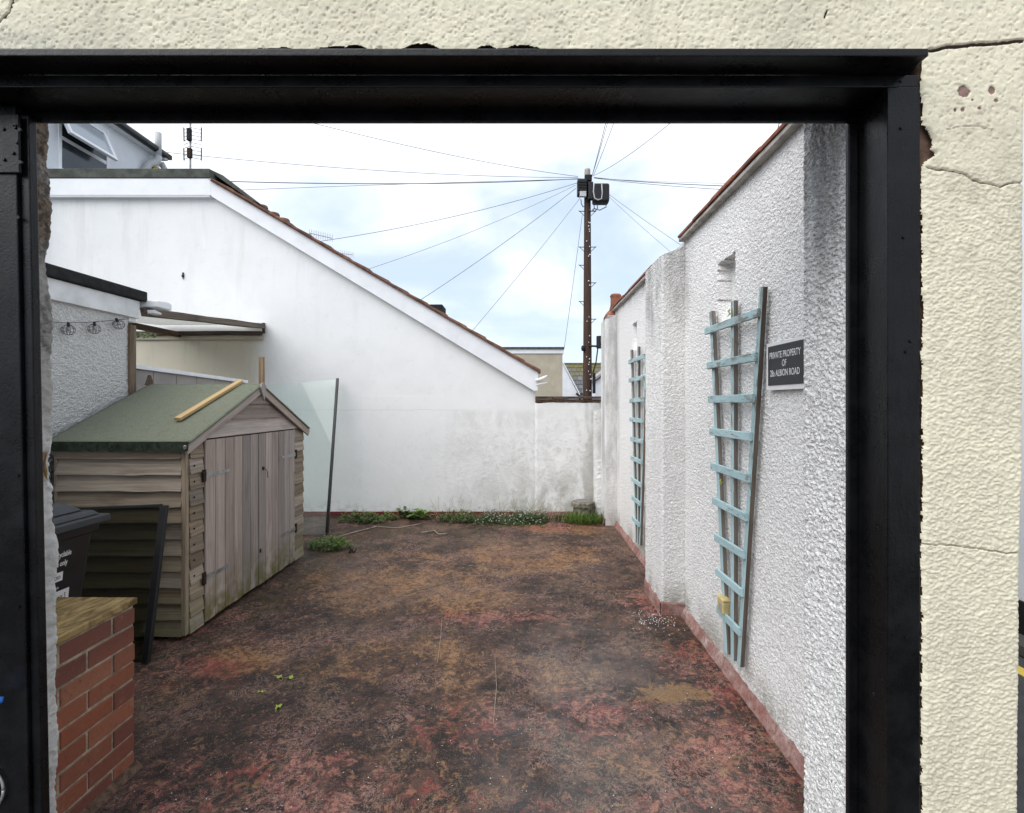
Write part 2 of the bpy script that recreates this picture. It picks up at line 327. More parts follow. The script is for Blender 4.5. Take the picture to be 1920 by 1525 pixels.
# -- white back wall
def back_wall_mat():
    g = G('white_painted_render', .7, .25); P = g.pos(); x, y, z = g.xyz(P)
    n1 = g.noise(P, 1.6, 7, .62, .4); n2 = g.noise(g.vmap(P, (1, 1, .45), (4, 0, 2)), 4.2, 7, .66, .5); n3 = g.noise(P, 14, 6, .7)
    st = g.noise(g.vmap(P, (7, 7, .8)), 1.0, 5, .6)
    c = g.mix(g.step(n1, .35, .7), (.83, .83, .825), (.78, .785, .78))
    old = g.math('MULTIPLY', g.step(g.math('ADD', x, g.math('MULTIPLY', n1, 1.2)), -1.5, .6), g.step(g.math('ADD', z, g.math('MULTIPLY', n2, .5)), 1.15, 1.85, 1, 0))
    c = g.mix(g.math('MULTIPLY', old, g.step(n2, .40, .66, .08, .72)), c, (.65, .65, .635))
    c = g.mix(g.math('MULTIPLY', old, g.step(n3, .50, .64, 0, .5)), c, (.52, .52, .50))
    c = g.mix(g.math('MULTIPLY', g.step(x, .55, 1.1), g.step(g.math('MULTIPLY', st, n2), .20, .36, 0, .75)), c, (.28, .275, .25))
    low = g.math('MULTIPLY', g.step(z, .05, .75, 1, 0), g.step(x, -.9, .6))
    c = g.mix(g.math('MULTIPLY', low, g.step(n2, .36, .6, 0, .85)), c, (.36, .35, .30))
    c = g.mix(g.math('MULTIPLY', g.step(z, .0, .30, 1, 0), g.step(n3, .42, .6, 0, .5)), c, (.30, .28, .22))
    # patch repairs with straight edges
    def rect(x0, x1, z0, z1, w=.012):
        jx = g.math('ADD', x, g.math('MULTIPLY', g.math('SUBTRACT', n3, .5), .05)); jz = g.math('ADD', z, g.math('MULTIPLY', g.math('SUBTRACT', n3, .5), .05))
        return g.math('MULTIPLY', g.math('MULTIPLY', g.step(jx, x0 - w, x0 + w), g.step(jx, x1 - w, x1 + w, 1, 0)), g.math('MULTIPLY', g.step(jz, z0 - w, z0 + w), g.step(jz, z1 - w, z1 + w, 1, 0)))
    pa = rect(-2.17, -1.05, .05, 1.62, .02)
    c = g.mix(g.math('MULTIPLY', pa, .55), c, (.83, .835, .83))
    pb = rect(-.93, .3, 1.20, 1.42, .05)
    c = g.mix(g.math('MULTIPLY', pb, g.step(n2, .40, .62, .0, .45)), c, (.58, .58, .56))
    cr = g.math('MULTIPLY', g.step(g.math('ABSOLUTE', g.math('SUBTRACT', g.math('ADD', z, g.math('MULTIPLY', n2, .07)), 1.465)), .0, .007, 1, 0), g.math('MULTIPLY', g.step(x, -3.2, -2.9), g.step(x, -.9, -.7, 1, 0)))
    c = g.mix(g.math('MULTIPLY', cr, .25), c, (.30, .28, .26))
    # cream paint under the lean-to roof
    bj = g.math('ADD', x, g.math('MULTIPLY', g.math('SUBTRACT', n2, .5), .35)); be = g.math('MULTIPLY', g.step(bj, -3.75, -3.35, 1, 0), g.step(z, 2.42, 2.46, 1, 0))
    run = g.math('MULTIPLY', g.step(st, .5, .68), g.step(z, 1.7, 2.42))
    c = g.mix(be, c, g.mix(g.math('MULTIPLY', run, .45), (.56, .52, .42), (.38, .34, .26)))
    # rain streaks high on the gable
    c = g.mix(g.math('MULTIPLY', g.step(z, 1.6, 4.4), g.step(st, .50, .70, 0, .38)), c, (.62, .61, .58)); c = g.mix(g.step(g.noise(g.vmap(P, (1, 1, 1), (8, 0, 5)), 9, 7, .75), .54, .70, 0, .22), c, (.60, .595, .57))
    h = g.math('ADD', g.math('MULTIPLY', g.math('ADD', old, .25), n3), g.math('MULTIPLY', n2, .8))
    h = g.math('ADD', h, g.math('MULTIPLY', pa, .12))
    return g.done(c, None, g.bump(h, .45, .02, g.bump(g.noise(P, 110, 3), .15, .003)))

def roughcast_mat(name, base=(.92, .912, .898), dirt_and_shade=(.28, .275, .26), stains=()):
    g = G(name, .72, .25); P = g.pos(); x, y, z = g.xyz(P)
    n = g.noise(g.vmap(P, (1, 1, .4)), 2.6, 7, .65, .4); sp = g.noise(P, 120, 3, .65); sp2 = g.noise(P, 38, 4, .7)
    c = g.mix(g.step(n, .48, .72, 0, .25), base, (.64, .63, .61))
    c = g.mix(g.step(sp2, .57, .74, 0, .28), c, (.46, .45, .44))
    c = g.mix(g.step(sp, .60, .72, 0, .42), c, dirt_and_shade)  # both fleck layers: grime specks, painted in to strengthen weak relief shading
    for (cx, cz, rx, rz, amt) in stains:
        m = g.math('MULTIPLY', g.blob(y, z, cx, cz, rx, rz), g.step(g.noise(g.vmap(P, (6, 6, 1.6)), 1.0, 6, .7), .36, .62, .1, 1))
        c = g.mix(g.math('MULTIPLY', m, amt), c, (.13, .13, .125))
    lo = g.math('MULTIPLY', g.step(z, .04, .30, 1, 0), g.step(n, .40, .62, .1, .8))
    c = g.mix(lo, c, (.36, .345, .29))
    l1 = g.step(g.noise(g.vmap(P, (1, .9, 1.15)), 92, 2.5, .55, .4), .38, .62); l2 = g.noise(P, 210, 3, .7)
    return g.done(c, None, g.bump(g.math('ADD', l1, g.math('MULTIPLY', l2, .45)), .85, .0055))

MAT = {}
MAT['floor'] = floor_mat(); MAT['back'] = back_wall_mat()
MAT['rough'] = roughcast_mat('white_roughcast', stains=((3.75, 2.45, .45, .60, .55), (4.9, 2.75, 1.2, .25, .35), (6.2, 1.6, .35, 1.9, .5), (2.6, 2.8, 1.2, .2, .3)))
MAT['reveal'] = roughcast_mat('white_roughcast_reveal', base=(.84, .832, .818), stains=((1.62, 2.40, .30, .70, .70),))
def cream_mat():
    g = G('cream_masonry_paint', .68, .3); P = g.pos(); x, y, z = g.xyz(P); n = g.noise(P, 3.2, 6, .65, .3); f = g.noise(P, 60, 4, .7)
    c = g.mix(g.step(n, .36, .68), (.78, .725, .555), (.70, .645, .495)); c = g.mix(g.step(f, .58, .74, 0, .5), c, (.42, .37, .27)); c = g.mix(g.math('MULTIPLY', g.step(g.noise(g.vmap(P, (5, 5, 1.2)), 1.0, 5, .65), .5, .68), .28), c, (.40, .37, .29))
    c = g.mix(g.math('MULTIPLY', g.math('MULTIPLY', g.blob(x, z, 1.20, 2.12, .22, .28), g.step(g.noise(P, 11, 6, .7), .42, .62)), .40), c, (.42, .37, .28)); c = g.mix(g.step(g.attr('crack'), .25, .6), c, (.075, .05, .04)); c = g.mix(g.step(g.attr('chip'), .45, .6), c, (.27, .17, .145))
    dm = g.math('MULTIPLY', g.step(z, 2.44, 2.60, 1, 0), g.math('MULTIPLY', g.step(x, -.9, -1.5), g.step(z, 2.3, 2.4)))
    c = g.mix(g.math('MULTIPLY', dm, g.step(f, .4, .6, .2, .8)), c, (.22, .24, .25))
    return g.done(c, None, g.bump(g.noise(P, 330, 4, .75), .6, .003, g.bump(f, .4, .004)))
MAT['cream'] = cream_mat()
MAT['substrate'] = plain('old_brown_mortar', (.12, .075, .055), .9, .5, 30, .1, 0, .6, 90)
def black_paint():
    g = G('black_gloss_paint', .45, .23); P = g.pos(); n = g.noise(P, 9, 6, .7); f = g.noise(P, 140, 3, .7)
    c = g.mix(g.step(n, .4, .7), (.0035, .0038, .0044), (.0075, .008, .009)); c = g.mix(g.step(f, .70, .78, 0, .35), c, (.10, .10, .10))
    return g.done(c, g.step(n, .3, .7, .22, .42), g.bump(g.math('ADD', g.noise(g.vmap(P, (8, 8, 1.5)), 3, 5), g.math('MULTIPLY', f, .4)), .35, .006))
MAT['black'] = black_paint()
def rubble_mat():
    g = G('plastered_stone_end', .85, .2); P = g.pos(); x, y, z = g.xyz(P); n = g.noise(P, 7, 7, .7, .5); f = g.noise(P, 45, 5, .7); b = g.noise(P, 3.0, 4)
    lo = g.mix(g.step(n, .4, .68), (.62, .61, .585), (.42, .41, .385)); st = g.mix(g.step(f, .38, .62), (.08, .060, .045), (.25, .195, .145))
    gy = g.mix(g.step(f, .4, .65), (.13, .125, .115), (.34, .325, .30))
    zz = g.math('ADD', z, g.math('MULTIPLY', g.math('SUBTRACT', n, .5), .7))
    c = g.mix(g.step(zz, 1.40, 1.62), lo, g.mix(g.step(n, .45, .6), gy, (.42, .405, .375))); c = g.mix(g.step(zz, 2.0, 2.12), c, st)
    c = g.mix(g.math('MULTIPLY', g.step(zz, 1.75, 1.95), g.step(b, .45, .6)), c, gy)
    c = g.mix(g.step(g.attr('chip'), .4, .6), c, (.36, .235, .115)); c = g.mix(g.step(f, .62, .76, 0, .5), c, (.15, .145, .135))
    return g.done(c, None, g.bump(g.math('ADD', n, g.math('MULTIPLY', f, .5)), .7, .012))
MAT['rubble'] = rubble_mat()
def fillet_mat():
    g = G('faded_red_cement', .8, .2); P = g.pos(); n = g.noise(P, 7, 7, .75); f = g.noise(P, 40, 6, .75)
    c = g.mix(g.step(n, .40, .62), (.25, .115, .10), (.36, .24, .215)); c = g.mix(g.step(f, .50, .64, 0, .75), c, (.12, .085, .07)); c = g.mix(g.step(n, .56, .68, 0, .7), c, (.50, .47, .44))
    return g.done(c, None, g.bump(g.math('ADD', n, f), .6, .012))
MAT['pinkfillet'] = fillet_mat()
def red_plinth():
    g = G('dark_red_paint', .6, .3); P = g.pos(); n = g.noise(P, 6, 6, .7)
    return g.done(g.mix(g.step(n, .5, .68), (.135, .028, .025), (.20, .075, .06)), None, g.bump(n, .3, .01))
MAT['redpaint'] = red_plinth()
MAT['coping'] = plain('terracotta_coping', (.24, .095, .062), .8, .45, 8, .2, 0, .5, 50)
MAT['cement'] = plain('grey_cement', (.38, .36, .33), .9, .3, 14, .15, 0, .6, 60)
MAT['slatecap'] = plain('brown_slate_cap', (.085, .055, .045), .75, .5, 9, .25, 0, .4, 60)
MAT['wood_side'] = wood('weathered_brown_boards', (.385, .318, .240), (.240, .190, .140), (.145, .106, .075), .45)
MAT['wood_front'] = wood('weathered_grey_boards', (.44, .372, .330), (.315, .262, .230), (.215, .165, .135), .95, (.15, .135, .045))
MAT['wood_post'] = wood('weathered_post_wood', (.36, .27, .19), (.19, .135, .09), (.14, .10, .07))
MAT['wood_old'] = wood('old_dark_timber', (.155, .115, .082), (.065, .047, .034), (.05, .036, .028))
MAT['pine'] = wood('fresh_pine', (.80, .56, .25), (.66, .42, .16), (.74, .50, .21))
MAT['osb'] = None
def osb():
    g = G('stained_plywood', .75, .25); P = g.pos(); v = g.vmap(P, (26, 7, 10)); n = g.noise(v, 1.0, 6, .7, 1.2); b = g.noise(P, 6, 4)
    c = g.mix(g.step(n, .36, .64), (.10, .062, .020), (.36, .25, .105)); c = g.mix(g.step(b, .46, .64, 0, .75), c, (.165, .105, .032)); 
    return g.done(c, None, g.bump(n, .5, .004))
MAT['osb'] = osb()
def felt_green():
    g = G('green_mineral_felt', .95, .1); P = g.pos(); f = g.noise(P, 330, 3, .8); n = g.noise(P, 3.0, 5, .6)
    c = g.mix(g.step(f, .35, .65), (.090, .100, .070), (.27, .285, .215)); c = g.mix(g.step(n, .46, .7, 0, .45), c, (.20, .205, .16)); c = g.mix(g.step(g.noise(P, 22, 6, .75), .52, .68, 0, .4), c, (.10, .105, .075))
    return g.done(c, None, g.bump(f, .8, .004, g.bump(n, .4, .03)))
MAT['felt'] = felt_green()
MAT['felt_edge'] = plain('dark_green_felt_edge', (.024, .034, .022), .8, .5, 20, .2, 0, .4, 80)
MAT['felt_black'] = plain('black_roof_felt', (.022, .022, .023), .85, .45, 18, .2, 0, .6, 160)
MAT['felt_grey'] = plain('grey_green_roof_felt', (.085, .09, .078), .9, .35, 10, .15, 0, .5, 140)
MAT['upvc'] = plain('white_plastic_board', (.80, .81, .83), .35, .04, 4, .4, 0, 0)
MAT['upvc_dirty'] = plain('dirty_white_fascia', (.70, .71, .71), .5, .14, 7, .3, 0, .1, 30)
MAT['house_white'] = plain('white_house_paint', (.72, .74, .77), .75, .06, 3, .2, 0, .15, 80)
MAT['beige'] = plain('beige_render', (.46, .41, .32), .8, .1, 3, .2, 0, .2, 60)
MAT['tile'] = plain('brown_clay_tile', (.175, .095, .068), .85, .45, 6, .2, 0, .5, 40)
MAT['slate'] = None
def slate():
    g = G('mossy_grey_slate', .7, .3); P = g.pos(); n = g.noise(P, 1.8, 6, .7); r = g.rnd(); z = g.xyz(P)[2]
    c = g.mix(r, (.085, .088, .095), (.15, .15, .155)); m = g.math('MULTIPLY', g.step(z, 2.7, 3.3), g.step(n, .4, .55))
    return g.done(g.mix(m, c, (.13, .115, .035)))
MAT['slate'] = slate()
MAT['plastic_black'] = plain('black_bin_plastic', (.007, .0072, .008), .48, .2, 6, .4, 0, .12, 120)
MAT['lid_plastic'] = plain('dark_grey_lid_plastic', (.018, .020, .023), .5, .2, 6, .4, 0, .15, 120)
MAT['print_white'] = plain('white_print', (.75, .75, .75), .6, .05, 5, .2, 0, 0)
MAT['print_black'] = plain('black_print', (.03, .03, .035), .6, .1, 5, .2, 0, 0)
MAT['sign_black'] = plain('charcoal_sign_face', (.028, .029, .031), .5, .15, 5, .3, 0, 0)
MAT['steel'] = plain('galvanised_steel', (.33, .33, .33), .5, .3, 20, .5, .7, .2, 90)
MAT['rust'] = plain('rusty_iron', (.045, .026, .018), .85, .5, 40, .2, .2, .4, 120)
MAT['wire'] = plain('thin_dark_wire', (.10, .085, .075), .55, .3, 40, .4, .6, 0)
MAT['cable'] = plain('grey_cable_sheath', (.23, .23, .25), .7, .15, 5, .2, 0, 0)
MAT['cable_dark'] = plain('dark_cable_sheath', (.12, .12, .145), .7, .15, 5, .2, 0, 0)
MAT['pole'] = wood('creosoted_pole', (.080, .052, .040), (.026, .018, .015), (.05, .04, .034))
MAT['pole_grey'] = wood('weathered_pole_top', (.36, .33, .29), (.20, .18, .16), (.28, .25, .22))
MAT['grey_brown'] = plain('grey_brown_board', (.33, .30, .285), .7, .12, 5, .2, 0, .2, 40)
MAT['window_glass'] = plain('dark_window_glass', (.030, .036, .044), .06, .3, 2, .6, 0, 0)
MAT['sash_glass'] = plain('bright_sash_glass', (.36, .39, .43), .06, .06, 2, .6, 0, 0)
MAT['clear_glass'] = glass('pale_green_glass', (.955, .985, .975), body=(.75, .84, .80), bodyf=.06)
MAT['dark_glass'] = glass('smoked_glass', (.58, .59, .53), body=(.02, .022, .02), bodyf=.10)
MAT['frame_black'] = plain('black_aluminium_edge', (.012, .0125, .014), .4, .2, 8, .4, 0, 0)
MAT['blue'] = plain('blue_plastic', (.035, .16, .55), .4, .1, 8, .4, 0, 0)
MAT['yellow_pipe'] = plain('yellow_pipe', (.45, .30, .035), .5, .2, 8, .3, 0, 0)
MAT['grey_pipe'] = plain('grey_plastic_pipe', (.46, .47, .48), .5, .1, 8, .3, 0, 0)
MAT['aged_yellow'] = plain('yellowed_plastic', (.52, .43, .20), .6, .2, 30, .3, 0, .2, 80)
def blue_wood():
    g = G('flaking_pale_blue_paint', .72, .25); o = g.obc(); r = g.rnd()
    v = g.nd('ShaderNodeVectorMath', [o, g.nd('ShaderNodeCombineXYZ', [g.math('MULTIPLY', r, 31.0), r, g.math('MULTIPLY', r, 9.0)]).outputs[0]], operation='ADD').outputs[0]
    n = g.noise(g.vmap(v, (9, 40, 40)), 1.0, 6, .7, .5); m = g.noise(g.vmap(v, (3, 8, 8)), 1.0, 4)
    c = g.mix(g.step(m, .4, .65), (.40, .555, .58), (.31, .45, .475)); z = g.xyz(g.pos())[2]
    k = g.math('ADD', n, g.step(z, .2, 2.0, -.06, .06))
    c = g.mix(g.step(k, .55, .63, 0, .85), c, (.20, .175, .15)); c = g.mix(g.step(m, .56, .68, 0, .4), c, (.52, .62, .63))
    return g.done(c, None, g.bump(n, .4, .003))
MAT['trellis_blue'] = blue_wood()
MAT['trellis_bare'] = wood('bare_trellis_wood', (.225, .18, .145), (.12, .092, .075), (.09, .07, .058))
def brick_mat():
    g = G('red_brick', .85, .2); P = g.pos(); r = g.rnd(); n = g.noise(P, 60, 5, .75); b = g.noise(P, 9, 4); z = g.xyz(P)[2]
    c = g.mix(r, (.27, .085, .046), (.335, .125, .070)); c = g.mix(g.math('FRACT', g.math('MULTIPLY', r, 5.7)), c, (.155, .058, .045)); c = g.mix(g.step(g.math('FRACT', g.math('MULTIPLY', r, 13.3)), .6, 1.0, 0, .6), c, (.40, .175, .095))
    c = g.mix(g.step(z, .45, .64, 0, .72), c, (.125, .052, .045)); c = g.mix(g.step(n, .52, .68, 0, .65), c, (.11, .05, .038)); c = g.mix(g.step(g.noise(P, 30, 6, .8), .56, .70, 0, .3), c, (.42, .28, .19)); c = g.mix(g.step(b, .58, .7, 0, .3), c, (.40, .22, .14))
    return g.done(c, None, g.bump(n, .5, .004))
MAT['brick'] = brick_mat()
MAT['mortar'] = plain('cement_mortar', (.34, .285, .215), .95, .35, 30, .1, 0, .7, 130)
def leaf_mat(name, a, b):
    g = G(name, .55, .35); P = g.pos(); n = g.noise(P, 24, 4); c = g.mix(g.step(n, .35, .65), a, b)
    g.b.inputs['Subsurface Weight'].default_value = 0.0
    t = g.nd('ShaderNodeBsdfTranslucent', [c]); mx = g.nd('ShaderNodeMixShader', [.25, g.b.outputs[0], t.outputs[0]])
    g.t.links.new(mx.outputs[0], g.t.nodes['Material Output'].inputs[0]); return g.done(c)
MAT['leaf'] = leaf_mat('weed_leaf', (.07, .135, .028), (.15, .245, .055)); MAT['leaf_light'] = leaf_mat('young_leaf', (.13, .22, .04), (.22, .32, .07))
MAT['leaf_dark'] = leaf_mat('dull_leaf', (.06, .095, .035), (.115, .165, .06)); MAT['leaf_yellow'] = leaf_mat('yellow_green_leaf', (.42, .50, .06), (.52, .58, .12))
MAT['petal'] = plain('white_petal', (.80, .78, .78), .7, .05, 5, .2, 0, 0); MAT['straw'] = plain('dry_straw', (.44, .34, .22), .85, .3, 30, .1, 0, 0)
MAT['straw_pale'] = plain('pale_dry_stalk', (.36, .30, .235), .85, .3, 30, .1, 0, 0); MAT['debris'] = plain('dark_debris', (.05, .045, .04), .85, .4, 30, .1, 0, 0)
MAT['asphalt'] = plain('dark_asphalt', (.050, .051, .053), .85, .25, 8, .3, 0, .6, 140); MAT['yellow_line'] = plain('yellow_road_paint', (.62, .46, .09), .7, .15, 20, .2, 0, .2, 90)
MAT['pavement'] = plain('grey_pavement', (.085, .083, .08), .85, .2, 6, .2, 0, .4, 90); MAT['black_plinth'] = plain('black_plinth_paint', (.015, .015, .017), .6, .3, 6, .3, 0, .2, 60)
MAT['creeper_foliage'] = leaf_mat('creeper_leaf', (.05, .09, .02), (.09, .14, .03))  # creeper leaf, a darker green than the weeds

# ------------------------------------------------------------------ ground
tag(MB().box(-300, 300, -300, 900, -.30, -.03).build('ground', MAT['asphalt']), 'dark asphalt ground around the yard and the lane', 'ground', kind='structure')
gx = np.linspace(-3.4, 1.3, 160); gy = np.linspace(1.2, 6.8, 190); GX, GY = np.meshgrid(gx, gy, indexing='ij')
GZ = 0.006 * (fbm(GX, GY, 1.3, 3, 3) - .5) + .004 * (fbm(GX, GY, 8, 3, 9) - .5)
yard = grid_obj('yard_floor', np.stack([GX, GY, GZ], -1), None, MAT['floor'])
tag(yard, 'worn red painted concrete floor of the walled yard', 'floor', kind='structure')
tag(MB().box(-6, 1.42, -.6, 1.2, -.028, -.004).build('pavement', MAT['pavement']), 'grey pavement in front of the gateway', 'pavement', kind='structure')

# ------------------------------------------------------------------ gate wall (cream outside, white inside)
gw = thing('gate_wall', (0, 1.5, 0), 'cream painted rough rendered wall around the black framed gateway', 'wall')
MB().box(1.085, 1.315, 1.345, 1.66, 0, 2.95).build('core', MAT['substrate'], gw)
MB().box(-2.6, 1.085, 1.345, 1.455, 2.47, 2.95).box(-2.6, 1.085, 1.456, 1.68, 2.56, 2.95).build('lintel', MAT['substrate'], gw)
MB().box(-2.6, -1.66, 1.345, 1.66, 0, 2.47).build('core', MAT['substrate'], gw)
nx, nz = int(3.30 / .0026), int(2.74 / .0026)
ux = np.linspace(-1.93, 1.370, nx); uz = np.linspace(-.02, 2.72, nz)
keep_x = ux > -2.2
U, V = np.meshgrid(ux, uz, indexing='ij')
left_edge = 1.0785 + .009 * (fbm(V, V * 0, 9, 4, 2) - .3) + .006 * (vn(V, V * 0, 60, 8) - .5)
left_edge = left_edge + .030 * np.exp(-((V - 2.235) / .035) ** 2) + .022 * np.exp(-((V - 2.20) / .012) ** 2)
low_edge = 2.471 + .014 * fbm(U, U * 0, 17, 4, 6) + .022 * np.clip((fbm(U, U * 0, 11, 4, 41) - .40) * 3, 0, 1) * np.exp(-((U + .22) / .34) ** 2)
right_edge = 1.356 + .010 * (V - 1.3) + .010 * (fbm(V, V * 0, 6, 4, 22) - .5) - .010 * np.exp(-((V - .33) / .03) ** 2)
in_top = V > low_edge; in_right = (U > left_edge)
ok = (in_top | in_right) & (U < right_edge + .0)
keep = ok[:-1, :-1] & ok[1:, 1:] & ok[:-1, 1:] & ok[1:, :-1]
rc = roughcast(U * .80, V, .0047, 4); dash = fbm(U, V, 95, 3, 31)
pit = np.clip((vn(U, V, 150, 77) - .72) * 5, 0, 1)
toparea = 1 / (1 + np.exp(-(V - 2.18) / .05))
disp = (.0029 * rc + .0012 * fbm(U, V, 240, 2, 91)) * (1 - toparea) + (.0034 * dash + .0028 * fbm(U, V, 14, 3, 5) - .0030 * pit) * toparea + .004 * (fbm(U, V, 3, 2, 71) - .5)
def crackline(pts, w, jit=.006, seed=0):
    d = np.full(U.shape, 9.0); Uj = U + jit * (fbm(U, V, 22, 3, seed) - .5) * 2; Vj = V + jit * (fbm(U, V, 26, 3, seed + 5) - .5) * 2
    for (a, b) in zip(pts[:-1], pts[1:]):
        ax, az = a; bx, bz = b; L2 = (bx - ax) ** 2 + (bz - az) ** 2
        t = np.clip(((Uj - ax) * (bx - ax) + (Vj - az) * (bz - az)) / L2, 0, 1)
        d = np.minimum(d, np.hypot(Uj - ax - t * (bx - ax), Vj - az - t * (bz - az)))
    return np.clip(1.6 - d / w, 0, 1)
YF = 1.325
def cw(px, py): q = at(px, py, YF); return (q.x, q.z)
crack = np.maximum.reduce([
    crackline([cw(1742, 96), cw(1775, 90), cw(1830, 84), cw(1880, 80), cw(1935, 78)], .0042, .004, 1),
    crackline([cw(1738, 312), cw(1790, 322), cw(1838, 342), cw(1878, 352), cw(1930, 338)], .0022, .008, 2) * .55,
    crackline([cw(1770, 245), cw(1815, 240), cw(1860, 248)], .0010, .010, 3) * .45,
    crackline([cw(1725, 1020), cw(1780, 1022), cw(1850, 1034), cw(1930, 1040)], .0012, .005, 4) * .6,
    crackline([cw(-10, 55), cw(18, 25), cw(28, -10)], .0026, .006, 5),
    crackline([cw(1550, 22), cw(1545, 34)], .002, .003, 6)])
def spot(px, py, r, seed): c = cw(px, py); return np.clip(1.4 - np.hypot(U - c[0], (V - c[1])) / (r * (.15 + 1.7 * fbm(U * .8, V * 1.2, 48, 3, seed))), 0, 1)
chip = np.maximum.reduce([spot(1804, 172, .017, 1), spot(1857, 170, .013, 2), spot(1822, 188, .006, 3), spot(1790, 207, .007, 4), spot(1805, 206, .005, 9), spot(1835, 204, .004, 5), spot(1866, 190, .006, 6)])
disp = disp - .010 * crack - .003 * (chip > .5)
back = np.zeros_like(disp)
edge_r = np.clip((U - (right_edge - .022)) / .022, 0, 1)
PY = YF - disp + .030 * edge_r ** 2.5
edge_l = np.clip(((left_edge + .012) - U) / .012, 0, 1) * (V < low_edge) * (U > left_edge - .02)
PY = PY + .010 * edge_l ** 2
front = grid_obj('render_coat', np.stack([U, PY, V], -1), keep, MAT['cream'], gw, {'crack': crack, 'chip': chip})
# right return of the cream wall
MB().box(1.316, 1.329, 1.35, 1.66, 0, 2.93).build('end_render', MAT['cream'], gw)
# white roughcast reveal on the right: runs along Y then turns behind
def reveal_grid(name, x0, sgn, y0, y1, turn, z0, z1, amp, mat, seed, size, lump=0.0, lean=0.0, rad=.02, step=.005, chipf=None):
    L1 = y1 - y0; Lt = L1 + turn; nu = int(Lt / step); nv = int((z1 - z0) / step)
    u = np.linspace(0, Lt, nu); v = np.linspace(z0, z1, nv); UU, VV = np.meshgrid(u, v, indexing='ij')
    edge = (fbm(VV, VV * 0, 5, 5, seed + 3) - .5) * lump * 1.4
    a = np.clip((UU - (L1 - rad)) / (2 * rad), 0, 1)
    ang = a * math.pi / 2
    bx = np.where(UU < L1 - rad, 0, np.where(UU > L1 + rad, (UU - L1 - rad) + rad, rad * (1 - np.cos(ang))))
    by = np.where(UU < L1 - rad, UU, np.where(UU > L1 + rad, L1, L1 - rad + rad * np.sin(ang)))
    nxx = -np.cos(ang); nyy = np.sin(ang)
    h = roughcast(UU, VV, size, seed) * amp + lump * (fbm(UU, VV, 6, 5, seed + 9) - .5)
    h = h + edge * np.exp(-((UU - L1) / .05) ** 2)
    ch = np.zeros_like(UU)
    if chipf: ch = chipf(UU, VV); h = h - .02 * ch
    X = x0 + sgn * (bx + nxx * h) + lean * (VV - 1.3); Y = y0 + by + nyy * h
    return grid_obj(name, np.stack([X, Y, VV], -1), None, mat, gw, {'chip': ch})
reveal_grid('right_reveal', .972, 1, 1.462, 1.70, .24, 0, 2.56, .007, MAT['reveal'], 3, .0075, .003, step=.0035)
def lchip(UU, VV): return np.clip(1.5 - np.hypot((UU - .25) / .06, (VV - (1.31 + .0)) / .05) / (.55 + .9 * fbm(UU, VV, 35, 3, 4)), 0, 1)
reveal_grid('left_reveal', -1.616, -1, 1.40, 1.695, .20, 0, 2.56, .004, MAT['rubble'], 12, .012, .022, -.013, .015, .005, lchip)

# black timber gate frame
gf = thing('timber_gateway', (1.03, 1.35, 0), 'black painted timber frame lining the gateway', 'gate frame')
def fb(name, x0, x1, y0, y1, z0, z1, par=gf, bev=.003): return MB().box(x0, x1, y0, y1, z0, z1).build(name, MAT['black'], par, bevel=bev, seg=2)
fb('drip_moulding', -2.2, 1.043, 1.260, 1.336, 2.420, 2.440)
fb('head_rail', -2.2, 1.076, 1.332, 1.452, 2.386, 2.4195)
fb('head_stop', -2.2, .988, 1.447, 1.459, 2.358, 2.387)
fb('head_filler', -2.2, 1.07, 1.3365, 1.45, 2.4405, 2.482)
fb('jamb_post', .990, 1.078, 1.330, 1.452, 0, 2.3855)
fb('jamb_stop', .961, .989, 1.446, 1.462, 0, 2.3545)
for (px, py) in ((1695, 445), (1640, 1303), (1708, 640), (1699, 1195), (1690, 240), (1700, 660)):
    q = at(px, py, 1.329); MB().tube([(q.x, 1.326, q.z), (q.x, 1.332, q.z)], .0045, 10).build('screw_head', MAT['black'], gf)
for px in (312, 1320, 1010, 760, 1690):
    q = at(px, 152, 1.331); MB().tube([(q.x, 1.329, q.z), (q.x, 1.334, q.z)], .0035, 8).build('screw_head', MAT['black'], gf)

# black gate leaf folded back at the left edge
gl = thing('gate_leaf', (-1.7, 1.42, 0), 'black wooden gate leaf standing open at the left edge', 'gate')
lean = -.0195
def slab(x0b, x1b, y0, y1, z0, z1, name, par, mat, bev=.003):
    m = MB(); k0, k1 = lean * z0, lean * z1
    v = [(x0b + k0, y0, z0), (x1b + k0, y0, z0), (x0b + k0, y1, z0), (x1b + k0, y1, z0), (x0b + k1, y0, z1), (x1b + k1, y0, z1), (x0b + k1, y1, z1), (x1b + k1, y1, z1)]
    m.add(v, [(0, 2, 3, 1), (4, 5, 7, 6), (0, 1, 5, 4), (2, 6, 7, 3), (0, 4, 6, 2), (1, 3, 7, 5)]); return m.build(name, mat, par, bevel=bev, seg=2)
slab(-2.30, -1.407, 1.405, 1.440, .02, 2.38, 'board', gl, MAT['black'])
slab(-1.405, -1.380, 1.415, 1.440, .02, 2.36, 'edge_strip', gl, MAT['black'])
hp = slab(-1.50, -1.392, 1.398, 1.406, 2.185, 2.352, 'hinge_plate', gl, MAT['black'], .002)
for (px, py) in ((30, 237), (8, 243), (33, 268), (26, 288), (9, 300), (41, 306), (40, 245), (30, 240)):
    q = at(px, py, 1.40); MB().tube([(q.x, 1.394, q.z), (q.x, 1.399, q.z)], .005, 10).build('bolt_head', MAT['black'], hp)
for (px, py) in ((35, 408), (33, 892), (35, 1138), (51, 1440)):
    q = at(px, py, 1.405); MB().tube([(q.x, 1.402, q.z), (q.x, 1.407, q.z)], .005, 10).build('nail_head', MAT['black'], gl)
q = at(-6, 1311, 1.38)
